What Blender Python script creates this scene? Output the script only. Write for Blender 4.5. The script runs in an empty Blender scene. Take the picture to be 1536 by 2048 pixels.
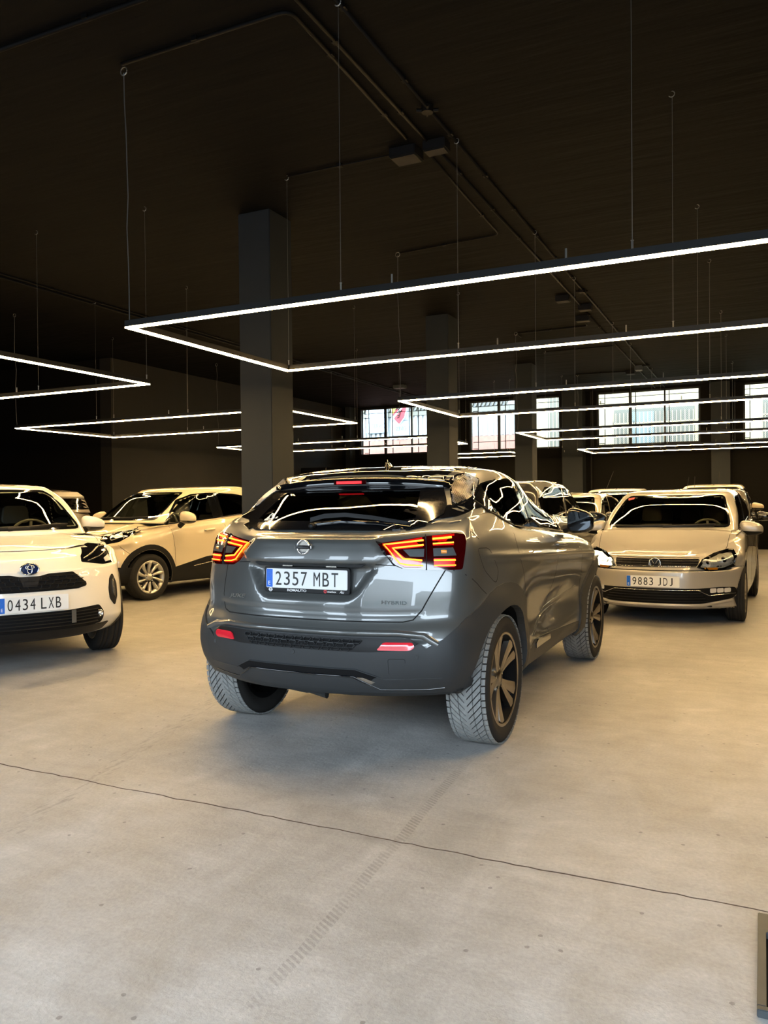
import bpy, bmesh, math, random
import numpy as np
from mathutils import Vector, Matrix
from mathutils.bvhtree import BVHTree
from mathutils.geometry import delaunay_2d_cdt
random.seed(7); np.random.seed(7)
S = bpy.context.scene
COL = S.collection

# ---------------------------------------------------------------- camera, sky, exposure
CAM_H = 1.29; YAW, PITCH, ROLL, FPX = -.444, -.011, -.011, 1593.0
cd = bpy.data.cameras.new('camera'); cam = bpy.data.objects.new('camera', cd); COL.objects.link(cam)
fw = Vector((math.sin(YAW)*math.cos(PITCH), math.cos(YAW)*math.cos(PITCH), math.sin(PITCH)))
rt = Vector((math.cos(YAW), -math.sin(YAW), 0)); up = rt.cross(fw)
r2 = rt*math.cos(ROLL)+up*math.sin(ROLL); u2 = -rt*math.sin(ROLL)+up*math.cos(ROLL)
cam.matrix_world = Matrix(((r2.x, u2.x, -fw.x, 0), (r2.y, u2.y, -fw.y, 0), (r2.z, u2.z, -fw.z, CAM_H), (0, 0, 0, 1)))
cd.sensor_fit = 'VERTICAL'; cd.sensor_height = 24; cd.lens = FPX*24/2048; cd.clip_start = .05; cd.clip_end = 300
S.camera = cam
S.view_settings.view_transform = 'Standard'; S.view_settings.look = 'None'
S.view_settings.gamma = 1; S.view_settings.use_curve_mapping = False
S.view_settings.exposure = 0.0
SKY = 14.0; LED = 114.0
W = bpy.data.worlds.new('overcast_sky'); S.world = W; W.use_nodes = True
bgn = W.node_tree.nodes['Background']; bgn.inputs[0].default_value = (.72, .86, 1.0, 1); bgn.inputs[1].default_value = SKY
S.cycles.max_bounces = 10; S.cycles.transparent_max_bounces = 16; S.cycles.caustics_reflective = False
S.cycles.caustics_refractive = False; S.cycles.sample_clamp_indirect = 6

CEIL, LEDZ, FARY, LX = 4.334, 2.523, 22.55, -12.05

# ---------------------------------------------------------------- materials
def mat(name, col, rough=.5, metal=0., coat=0., emis=None, estr=0., noise=0., nscale=8., bump=0., spec=.5, coat_rough=.03):
    m = bpy.data.materials.new(name); m.use_nodes = True; nt = m.node_tree; b = nt.nodes['Principled BSDF']
    b.inputs['Base Color'].default_value = (*col, 1); b.inputs['Roughness'].default_value = rough
    b.inputs['Metallic'].default_value = metal; b.inputs['Coat Weight'].default_value = coat
    b.inputs['Coat Roughness'].default_value = coat_rough; b.inputs['Specular IOR Level'].default_value = spec
    if emis: b.inputs['Emission Color'].default_value = (*emis, 1); b.inputs['Emission Strength'].default_value = estr
    if noise or bump:
        tc = nt.nodes.new('ShaderNodeTexCoord'); n = nt.nodes.new('ShaderNodeTexNoise')
        n.inputs['Scale'].default_value = nscale; n.inputs['Detail'].default_value = 5
        nt.links.new(tc.outputs['Object'], n.inputs['Vector'])
        if noise:
            mr = nt.nodes.new('ShaderNodeMapRange'); mr.inputs['To Min'].default_value = 1-noise; mr.inputs['To Max'].default_value = 1+noise
            nt.links.new(n.outputs['Fac'], mr.inputs['Value'])
            mx = nt.nodes.new('ShaderNodeVectorMath'); mx.operation = 'MULTIPLY'; mx.inputs[0].default_value = col
            nt.links.new(mr.outputs[0], mx.inputs[1]); nt.links.new(mx.outputs[0], b.inputs['Base Color'])
        if bump:
            bp = nt.nodes.new('ShaderNodeBump'); bp.inputs['Strength'].default_value = bump; bp.inputs['Distance'].default_value = .01
            nt.links.new(n.outputs['Fac'], bp.inputs['Height']); nt.links.new(bp.outputs[0], b.inputs['Normal'])
    return m
def glass_mat(name, tint, frost=0.0, ior=1.5):
    m = bpy.data.materials.new(name); m.use_nodes = True; nt = m.node_tree; nt.nodes.remove(nt.nodes['Principled BSDF'])
    out = nt.nodes['Material Output']; tr = nt.nodes.new('ShaderNodeBsdfTransparent'); tr.inputs[0].default_value = (*tint, 1)
    gl = nt.nodes.new('ShaderNodeBsdfGlossy'); gl.inputs['Roughness'].default_value = .012+frost
    fr = nt.nodes.new('ShaderNodeFresnel'); fr.inputs[0].default_value = ior
    mx = nt.nodes.new('ShaderNodeMixShader'); nt.links.new(fr.outputs[0], mx.inputs[0]); nt.links.new(tr.outputs[0], mx.inputs[1])
    nt.links.new(gl.outputs[0], mx.inputs[2]); nt.links.new(mx.outputs[0], out.inputs[0]); return m
M = {}
M['grey_paint'] = mat('grey_metallic_paint', (.098, .102, .100), .30, .36, 1.0, coat_rough=.01)
M['cream_paint'] = mat('ivory_paint', (.72, .61, .42), .4, 0, 1.0, coat_rough=.01)
M['white_paint'] = mat('pearl_white_paint', (.80, .77, .70), .4, .0, 1.0, coat_rough=.01)
M['silver_paint'] = mat('silver_metallic_paint', (.40, .375, .33), .38, .35, 1.0, coat_rough=.01)
M['dark_paint'] = mat('dark_metallic_paint', (.022, .02, .02), .35, .3, 1.0, coat_rough=.01)
M['beige_paint'] = mat('beige_metallic_paint', (.50, .45, .36), .38, .2, 1.0, coat_rough=.01)
M['gun_paint'] = mat('bronze_grey_paint', (.16, .145, .125), .38, .3, 1.0, coat_rough=.01)
M['clad'] = mat('grained_grey_plastic', (.024, .0265, .0285), .52, 0, 0, nscale=400, bump=.06, spec=.4)
M['black_plastic'] = mat('black_plastic', (.007, .007, .0075), .45, spec=.25)
M['gloss_black'] = mat('gloss_black', (.004, .0045, .006), .08, 0, 1)
M['trim'] = mat('dark_trim', (.004, .004, .0045), .7, spec=.15)
M['cabin'] = mat('cabin_fabric', (.26, .245, .22), .85)
M['dash'] = mat('dashboard_plastic', (.20, .19, .17), .6)
M['gap'] = mat('panel_gap', (.002, .002, .002), .9)
M['tyre'] = mat('tyre_rubber', (.020, .019, .018), .8, noise=.25, nscale=30, spec=.2)
M['tread'] = mat('dusty_tread', (.20, .205, .20), .85, noise=.35, nscale=60)
M['chrome'] = mat('chrome', (.85, .85, .85), .07, 1)
M['satin'] = mat('satin_aluminium', (.50, .47, .42), .25, 1)
M['bronze_alloy'] = mat('machined_alloy', (.33, .30, .265), .28, 1)
M['alloy'] = mat('silver_alloy', (.62, .60, .56), .28, .9)
M['black_alloy'] = mat('black_alloy', (.008, .008, .009), .18, 0, 1)
M['glass_dark'] = glass_mat('privacy_glass', (.05, .055, .05), 0, 1.55)
M['glass'] = glass_mat('window_glass', (.80, .84, .78))
M['glass_clear'] = glass_mat('clear_lens', (.93, .95, .95))
M['pane'] = glass_mat('building_glass', (.93, .95, .95))
M['red_lens'] = mat('red_lens', (.035, .0006, .001), .06, 0, 1)
M['red_refl'] = mat('red_reflector', (.62, .02, .035), .15, 0, 1, emis=(1, .03, .05), estr=.12)  # passive reflector; a faint red glow is put into its material
M['lamp_orange'] = mat('lit_tail_strip', (1, .3, .02), .3, emis=(1, .25, .015), estr=3.0)
M['lamp_red'] = mat('lit_red_glow', (.25, .002, .002), .2, 0, 1, emis=(1, .008, .005), estr=.55)
M['lamp_brake'] = mat('lit_brake_bar', (.9, .01, .01), .3, emis=(1, .01, .02), estr=1.1)
M['white'] = mat('white_print', (.85, .85, .85), .5)
M['plate'] = mat('plate_white', (.78, .79, .78), .35, noise=.04, nscale=15)
M['plate_blue'] = mat('plate_blue', (.012, .13, .62), .35)
M['ink'] = mat('plate_black', (.006, .006, .006), .4)
M['amber'] = mat('amber_lens', (.75, .28, .02), .2, 0, 1)
M['reflector'] = mat('lamp_reflector', (.9, .9, .9), .25, .45, 1)
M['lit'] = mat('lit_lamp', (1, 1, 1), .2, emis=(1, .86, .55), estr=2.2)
M['emb_blue'] = mat('emblem_blue', (.006, .020, .10), .15, .3, 1)
M['led'] = mat('led_diffuser', (1, 1, 1), .5, emis=(1.0, .66, .28), estr=LED)
M['led_body'] = mat('black_aluminium_profile', (.012, .012, .012), .4, spec=.3)
M['wire'] = mat('steel_wire', (.30, .29, .27), .4, .8)
M['cable'] = mat('grey_cable', (.10, .10, .10), .5)
M['wall'] = mat('black_wall_paint', (.0045, .0038, .0033), .8, noise=.2, nscale=3, bump=.05, spec=.15)
M['wall_far'] = mat('black_brick_paint', (.0035, .0033, .003), .8, noise=.2, nscale=3, spec=.15)
M['pier'] = mat('charcoal_wall_paint', (.017, .0165, .0155), .75, noise=.12, nscale=4, bump=.05, spec=.2)
M['colm'] = mat('charcoal_column_paint', (.013, .0168, .021), .7, noise=.10, nscale=5, bump=.06, spec=.3)
M['conduit'] = mat('black_conduit', (.0035, .0032, .003), .6, spec=.12)
M['boxm'] = mat('black_junction_box', (.006, .006, .007), .6, spec=.15)
M['frame'] = mat('black_window_steel', (.006, .006, .006), .5)
M['galv'] = mat('galvanised_steel', (.055, .062, .066), .5, .5, noise=.2, nscale=20)
M['pit'] = mat('dark_pit', (.003, .003, .0035), .8, spec=.1)
M['red_print'] = mat('red_print', (.55, .03, .04), .5)
M['yellow_print'] = mat('yellow_print', (.75, .62, .05), .5)
M['outside_white'] = mat('white_corrugated_sheet', (.46, .48, .48), .6)
M['outside_brick'] = mat('red_brick_plinth', (.40, .19, .14), .8, noise=.3, nscale=6)
M['outside_cream'] = mat('cream_render', (.56, .47, .28), .8, noise=.1, nscale=4)
M['outside_grey'] = mat('grey_shutter', (.17, .165, .13), .6)
M['outside_glass'] = mat('street_window', (.20, .24, .23), .4)
M['signblue'] = mat('pale_sign_panel', (.44, .52, .56), .5)
M['signdark'] = mat('sign_lettering', (.18, .21, .24), .5)
M['asphalt'] = mat('street_asphalt', (.20, .20, .20), .8, noise=.2, nscale=5)
M['street_wall'] = mat('street_facade', (.30, .29, .27), .8, noise=.2, nscale=1)
M['vest'] = mat('yellow_cloth', (.55, .45, .03), .8)
M['paper'] = mat('paper', (.7, .7, .65), .7)

def ceiling_mat():
    m = mat('dark_brown_ceiling_paint', (.0024, .0024, .0025), .8, spec=.06); nt = m.node_tree; b = nt.nodes['Principled BSDF']
    tc = nt.nodes.new('ShaderNodeTexCoord'); mp = nt.nodes.new('ShaderNodeMapping'); mp.inputs['Scale'].default_value = (.35, 2.2, 1)
    n = nt.nodes.new('ShaderNodeTexNoise'); n.inputs['Scale'].default_value = 2.2; n.inputs['Detail'].default_value = 4
    nt.links.new(tc.outputs['Object'], mp.inputs[0]); nt.links.new(mp.outputs[0], n.inputs['Vector'])
    bp = nt.nodes.new('ShaderNodeBump'); bp.inputs['Strength'].default_value = .35; bp.inputs['Distance'].default_value = .05
    nt.links.new(n.outputs['Fac'], bp.inputs['Height']); nt.links.new(bp.outputs[0], b.inputs['Normal']); return m
M['ceiling'] = ceiling_mat(); M['bowl'] = mat('lamp_bowl_silver', (.62, .63, .62), .28, .55, 1, noise=.5, nscale=45); M['taupe_paint'] = mat('taupe_paint', (.20, .175, .15), .38, .3, 1.0, coat_rough=.01); M['bed'] = mat('joint_bed', (.085, .055, .038), .95, spec=.1)

def floor_mat():
    m = mat('trowelled_concrete', (.5, .48, .45), .5); nt = m.node_tree; b = nt.nodes['Principled BSDF']; N = nt.nodes.new; L = nt.links.new
    tc = N('ShaderNodeTexCoord'); sx = N('ShaderNodeSeparateXYZ'); L(tc.outputs['Object'], sx.inputs[0])
    def noise(scale, det=6, map_=None, rough=.55, dist=0):
        n = N('ShaderNodeTexNoise'); n.inputs['Scale'].default_value = scale; n.inputs['Detail'].default_value = det
        n.inputs['Roughness'].default_value = rough; n.inputs['Distortion'].default_value = dist
        if map_:
            mp = N('ShaderNodeMapping'); mp.inputs['Scale'].default_value = map_; L(tc.outputs['Object'], mp.inputs[0]); L(mp.outputs[0], n.inputs[0])
        else: L(tc.outputs['Object'], n.inputs[0])
        return n.outputs['Fac']
    def math_(op, a, c=None, clamp=False):
        k = N('ShaderNodeMath'); k.operation = op; k.use_clamp = clamp
        for i, v in enumerate((a, c)):
            if v is None: continue
            if hasattr(v, 'name'): L(v, k.inputs[i])
            else: k.inputs[i].default_value = v
        return k.outputs[0]
    def rng(v, a, c, d, e):
        k = N('ShaderNodeMapRange'); L(v, k.inputs[0])
        for i, q in enumerate((a, c, d, e)): k.inputs[1+i].default_value = q
        return k.outputs[0]
    big = noise(.7, 5, None, .6, .6); mid = noise(3.5, 7, (1, .55, 1), .65, .8); fine = noise(70, 4); scr = noise(6, 7, (.6, 1.8, 1), .72, .3)
    cr = N('ShaderNodeValToRGB'); cr.color_ramp.elements[0].position = .3; cr.color_ramp.elements[1].position = .72
    cr.color_ramp.elements[0].color = (.30, .290, .272, 1); cr.color_ramp.elements[1].color = (.45, .438, .416, 1); L(mid, cr.inputs[0])
    v = math_('MULTIPLY', rng(big, .32, .68, .80, 1.08), rng(fine, .3, .7, .90, 1.09))
    v = math_('MULTIPLY', v, rng(scr, .32, .68, .88, 1.07))
    # dark specks and chips
    vo = N('ShaderNodeTexVoronoi'); vo.voronoi_dimensions = '2D'; vo.inputs['Scale'].default_value = 7; vo.inputs['Randomness'].default_value = 1; L(tc.outputs['Object'], vo.inputs[0])
    wn = N('ShaderNodeTexWhiteNoise'); L(vo.outputs['Position'], wn.inputs[0])
    spot = math_('MULTIPLY', math_('LESS_THAN', math_('ADD', vo.outputs['Distance'], math_('MULTIPLY', fine, .05)), .075), math_('LESS_THAN', wn.outputs[0], .16))
    v = math_('MULTIPLY', v, math_('SUBTRACT', 1., math_('MULTIPLY', spot, .42)))
    # tyre print: a broken line of lug marks running into the hall
    cx = math_('ADD', sx.outputs[0], math_('MULTIPLY', math_('SUBTRACT', sx.outputs[1], 2.7), .07))
    cx = math_('ADD', cx, 1.262)
    w1 = math_('LESS_THAN', math_('ABSOLUTE', math_('ADD', cx, math_('MULTIPLY', math_('SUBTRACT', big, .5), .08))), .022)
    st = math_('GREATER_THAN', math_('SINE', math_('ADD', math_('MULTIPLY', sx.outputs[1], 270), math_('MULTIPLY', cx, 150))), -.1)
    yr = math_('MULTIPLY', math_('GREATER_THAN', sx.outputs[1], 1.68), math_('LESS_THAN', sx.outputs[1], 3.95))
    tm = math_('MULTIPLY', math_('MULTIPLY', w1, st), math_('MULTIPLY', yr, rng(noise(2.5, 3), .4, .6, .3, 1)))
    v = math_('MULTIPLY', v, math_('SUBTRACT', 1., math_('MULTIPLY', tm, .30)))
    c2 = math_('ADD', math_('ADD', sx.outputs[0], math_('MULTIPLY', math_('SUBTRACT', sx.outputs[1], 2.76), .28)), 2.86)
    m2 = math_('MULTIPLY', math_('LESS_THAN', math_('ABSOLUTE', c2), .05), math_('MULTIPLY', math_('GREATER_THAN', sx.outputs[1], 2.2), math_('LESS_THAN', sx.outputs[1], 4.3)))
    v = math_('MULTIPLY', v, math_('SUBTRACT', 1., math_('MULTIPLY', math_('MULTIPLY', m2, rng(noise(14, 4, (3, .6, 1)), .5, .62, 0, 1)), .22)))
    # damp stains along the joint
    jd = math_('ABSOLUTE', math_('SUBTRACT', sx.outputs[1], 2.73)); jm = math_('MULTIPLY', rng(jd, .0, .05, 1, 0), rng(noise(3.2, 4), .52, .66, 0, 1))
    v = math_('MULTIPLY', v, math_('SUBTRACT', 1., math_('MULTIPLY', jm, .25)))
    mul = N('ShaderNodeVectorMath'); mul.operation = 'SCALE'; L(cr.outputs[0], mul.inputs[0]); L(v, mul.inputs['Scale']); L(mul.outputs[0], b.inputs['Base Color'])
    L(rng(mid, .3, .7, .42, .62), b.inputs['Roughness'])
    hb = math_('ADD', math_('MULTIPLY', fine, .25), math_('ADD', math_('MULTIPLY', scr, .5), math_('MULTIPLY', noise(22, 6, None, .75, 0), 1.0)))
    bp = N('ShaderNodeBump'); bp.inputs['Strength'].default_value = .5; bp.inputs['Distance'].default_value = .007; L(hb, bp.inputs['Height']); L(bp.outputs[0], b.inputs['Normal'])
    return m
M['floor'] = floor_mat()

# ---------------------------------------------------------------- helpers
def link(name, me, m=None, parent=None, loc=None, rot=None):
    o = bpy.data.objects.new(name, me); COL.objects.link(o)
    if m is not None and me is not None and not me.materials: me.materials.append(M[m] if isinstance(m, str) else m)
    if parent: o.parent = parent
    if loc: o.location = loc
    if rot: o.rotation_euler = rot
    return o
def tag(o, label=None, cat=None, group=None, kind=None):
    if label: o['label'] = label
    if cat: o['category'] = cat
    if group: o['group'] = group
    if kind: o['kind'] = kind
    return o
def empty(name, loc=(0, 0, 0), rz=0, parent=None):
    o = bpy.data.objects.new(name, None); COL.objects.link(o); o.location = loc; o.rotation_euler = (0, 0, rz); o.empty_display_size = .1
    if parent: o.parent = parent
    return o
def pym(vs, fs, smooth=False, name='m'):
    me = bpy.data.meshes.new(name); me.from_pydata([tuple(v) for v in vs], [], fs)
    if smooth: me.polygons.foreach_set('use_smooth', [True]*len(me.polygons))
    me.update(); return me
class MB:
    def __init__(s): s.v = []; s.f = []
    def box(s, a, b, mtx=None):
        n = len(s.v); P = [Vector((x, y, z)) for z in (a[2], b[2]) for y in (a[1], b[1]) for x in (a[0], b[0])]
        if mtx: P = [mtx @ p for p in P]
        s.v += P; s.f += [(n, n+2, n+3, n+1), (n+4, n+5, n+7, n+6), (n, n+1, n+5, n+4), (n+2, n+6, n+7, n+3), (n, n+4, n+6, n+2), (n+1, n+3, n+7, n+5)]; return s
    def tube(s, pts, r, n=8, cap=True):
        pts = [Vector(p) for p in pts]; base = len(s.v)
        for i, p in enumerate(pts):
            d = (pts[min(i+1, len(pts)-1)]-pts[max(i-1, 0)]).normalized(); a = Vector((0, 0, 1)) if abs(d.z) < .9 else Vector((1, 0, 0))
            u = d.cross(a).normalized(); w = d.cross(u); rr = r[i] if hasattr(r, '__len__') else r
            for k in range(n): t = 2*math.pi*k/n; s.v.append(p+(u*math.cos(t)+w*math.sin(t))*rr)
        for i in range(len(pts)-1):
            for k in range(n): a = base+i*n+k; b = base+i*n+(k+1) % n; s.f.append((a, b, b+n, a+n))
        if cap: s.f.append(tuple(base+k for k in range(n))[::-1]); s.f.append(tuple(base+(len(pts)-1)*n+k for k in range(n)))
        return s
    def lathe(s, prof, n=32, axis='y', org=(0, 0, 0), close=False):
        base = len(s.v); o = Vector(org)
        for (a, r) in prof:
            for k in range(n):
                t = 2*math.pi*k/n; c, q = r*math.cos(t), r*math.sin(t)
                s.v.append(o+(Vector((c, a, q)) if axis == 'y' else Vector((a, c, q)) if axis == 'x' else Vector((c, q, a))))
        m = len(prof)
        for i in range(m-1 if not close else m):
            for k in range(n):
                a = base+i*n+k; b = base+i*n+(k+1) % n; c = base+((i+1) % m)*n+(k+1) % n; d = base+((i+1) % m)*n+k; s.f.append((a, d, c, b))
        return s
    def prism(s, poly, z0, z1, fn):
        n = len(s.v); k = len(poly)
        for z in (z0, z1):
            for p in poly: s.v.append(Vector(fn(p[0], p[1], z)))
        s.f.append(tuple(range(n, n+k))[::-1]); s.f.append(tuple(range(n+k, n+2*k)))
        for i in range(k): j = (i+1) % k; s.f.append((n+i, n+j, n+k+j, n+k+i))
        return s
    def build(s, name, m, parent=None, smooth=False, bevel=0, **k):
        me = pym(s.v, s.f, smooth, name)
        bm = bmesh.new(); bm.from_mesh(me); bmesh.ops.recalc_face_normals(bm, faces=bm.faces)
        if bevel: bmesh.ops.bevel(bm, geom=list(bm.edges), offset=bevel, segments=2, affect='EDGES', clamp_overlap=True)
        bm.to_mesh(me); bm.free(); return link(name, me, m, parent, **k)
def box(name, a, b, m, parent=None, bevel=0, **k): return MB().box(a, b).build(name, m, parent, bevel=bevel, **k)

FONT_CACHE = {}
def text(name, s, m, parent, origin, xdir, ydir, width=None, height=None, depth=.0012, shear=0, align='C', off=0):
    """Lettering as thin solid mesh; fitted to width and height about origin."""
    key = (s, shear, depth, off)
    if key not in FONT_CACHE:
        cu = bpy.data.curves.new('t', 'FONT'); cu.body = s; cu.size = 1; cu.extrude = .5; cu.shear = shear; cu.offset = off; cu.resolution_u = 4
        ob = bpy.data.objects.new('t', cu); COL.objects.link(ob); bpy.context.view_layer.update()
        me = bpy.data.meshes.new_from_object(ob.evaluated_get(bpy.context.evaluated_depsgraph_get()))
        co = np.array([v.co[:] for v in me.vertices]); fs = [tuple(p.vertices) for p in me.polygons]
        bpy.data.objects.remove(ob); bpy.data.curves.remove(cu); FONT_CACHE[key] = (co, fs)
    co, fs = FONT_CACHE[key]; mn, mx = co.min(0), co.max(0); sz = mx-mn
    sy = (height/sz[1]) if height else None; sx = (width/sz[0]) if width else sy; sy = sy or sx
    X, Y = Vector(xdir).normalized(), Vector(ydir).normalized(); Z = X.cross(Y); O = Vector(origin); c = (mn+mx)/2
    vs = [O+X*((p[0]-c[0])*sx)+Y*((p[1]-c[1])*sy)+Z*(depth*(p[2]+.5)) for p in co]
    return link(name, pym(vs, fs, False, name), m, parent)

# ---------------------------------------------------------------- spline surfaces
def axis_interp(P, sub, mirror=False, tens=1.0):
    """P (n,k,3): Hermite interpolation along axis 0 with averaged chord-length knots; sub[i] points per segment."""
    n = len(P); h = np.array([max(np.linalg.norm(P[i+1]-P[i], axis=1).mean(), 1e-4) for i in range(n-1)])
    T = np.zeros_like(P); D = [(P[i+1]-P[i])/h[i] for i in range(n-1)]
    for i in range(1, n-1): T[i] = (D[i]*h[i-1]+D[i-1]*h[i])/(h[i]+h[i-1])
    if mirror:
        mir = np.array([1, -1, 1]); T[0] = (P[1]-P[1]*mir)/(2*h[0]); T[-1] = (P[-2]*mir-P[-2])/(2*h[-1])
    else: T[0] = D[0]; T[-1] = D[-1]
    T *= tens; out = []
    for i in range(n-1):
        m = sub[i]
        for j in range(m):
            t = j/m; out.append((2*t**3-3*t*t+1)*P[i]+(t**3-2*t*t+t)*h[i]*T[i]+(-2*t**3+3*t*t)*P[i+1]+(t**3-t*t)*h[i]*T[i+1])
    out.append(P[-1]); return np.array(out)
def surf(rows, colres, rowres):
    P = np.array(rows, float)              # (R,C,3)
    Q = P.transpose(1, 0, 2); ch = [np.linalg.norm(Q[i+1]-Q[i], axis=1).max() for i in range(len(Q)-1)]
    cs = [max(1, int(math.ceil(c/(colres(i) if callable(colres) else colres)))) for i, c in enumerate(ch)]
    A = axis_interp(Q, cs, mirror=True).transpose(1, 0, 2)
    rs = [max(1, int(math.ceil(np.linalg.norm(P[i+1]-P[i], axis=1).max()/rowres))) for i in range(len(P)-1)]
    return axis_interp(A, rs)
def row(xr, br, xf, bf, Wd, Z, xs, inner=.42):
    """One level of a car body, rear centre -> side -> front centre. Wd, Z: (x,value) lists."""
    w = lambda x: np.interp(x, [a for a, _ in Wd], [b for _, b in Wd]); z = lambda x: np.interp(x, [a for a, _ in Z], [b for _, b in Z])
    P = []
    for t in (0, inner, .78, 1):
        x = xr+br*t**2.6; P.append((x, t*w(xr+br), z(x)))
    for x in xs: P.append((x, w(x), z(x)))
    for t in (1, .78, inner, 0):
        x = xf-bf*t**2.6; P.append((x, t*w(xf-bf), z(x)))
    return P

def seg_dist(P, poly):
    P = np.asarray(P, float); d = np.full(len(P), 1e9); ins = np.zeros(len(P), bool); n = len(poly)
    for i in range(n):
        a = np.array(poly[i], float); b = np.array(poly[(i+1) % n], float); e = b-a
        t = np.clip(((P-a)@e)/(e@e+1e-12), 0, 1); d = np.minimum(d, np.linalg.norm(P-(a+t[:, None]*e), axis=1))
        c = ((a[1] > P[:, 1]) != (b[1] > P[:, 1])); xx = (b[0]-a[0])*(P[:, 1]-a[1])/((b[1]-a[1]) if b[1] != a[1] else 1e-12)+a[0]
        ins ^= c & (P[:, 0] < xx)
    return np.where(ins, -d, d)
def rpoly(poly, r=.02, n=3):
    """Round polygon corners."""
    out = []; k = len(poly)
    for i in range(k):
        p = Vector(poly[i]).to_2d(); a = Vector(poly[i-1]).to_2d(); b = Vector(poly[(i+1) % k]).to_2d()
        ra = min(r, (a-p).length*.45); rb = min(r, (b-p).length*.45)
        A = p+(a-p).normalized()*ra; B = p+(b-p).normalized()*rb
        for j in range(n+1): t = j/n; out.append(tuple(A*(1-t)**2+p*2*t*(1-t)+B*t*t))
    return out
def mir(poly): return [(-a, b) for a, b in poly][::-1]
def shrink(poly, d):
    k = len(poly); ar = sum(poly[i][0]*poly[(i+1) % k][1]-poly[(i+1) % k][0]*poly[i][1] for i in range(k)); s = 1 if ar > 0 else -1; out = []
    for i in range(k):
        p = Vector(poly[i]); a = (p-Vector(poly[i-1])).normalized(); b = (Vector(poly[(i+1) % k])-p).normalized()
        n = (Vector((-a.y, a.x))+Vector((-b.y, b.x))); n = n.normalized() if n.length > 1e-6 else Vector((-a.y, a.x)); c = max(.4, n.dot(Vector((-a.y, a.x))))
        out.append(tuple(p+n*s*d/c))
    return out

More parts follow.
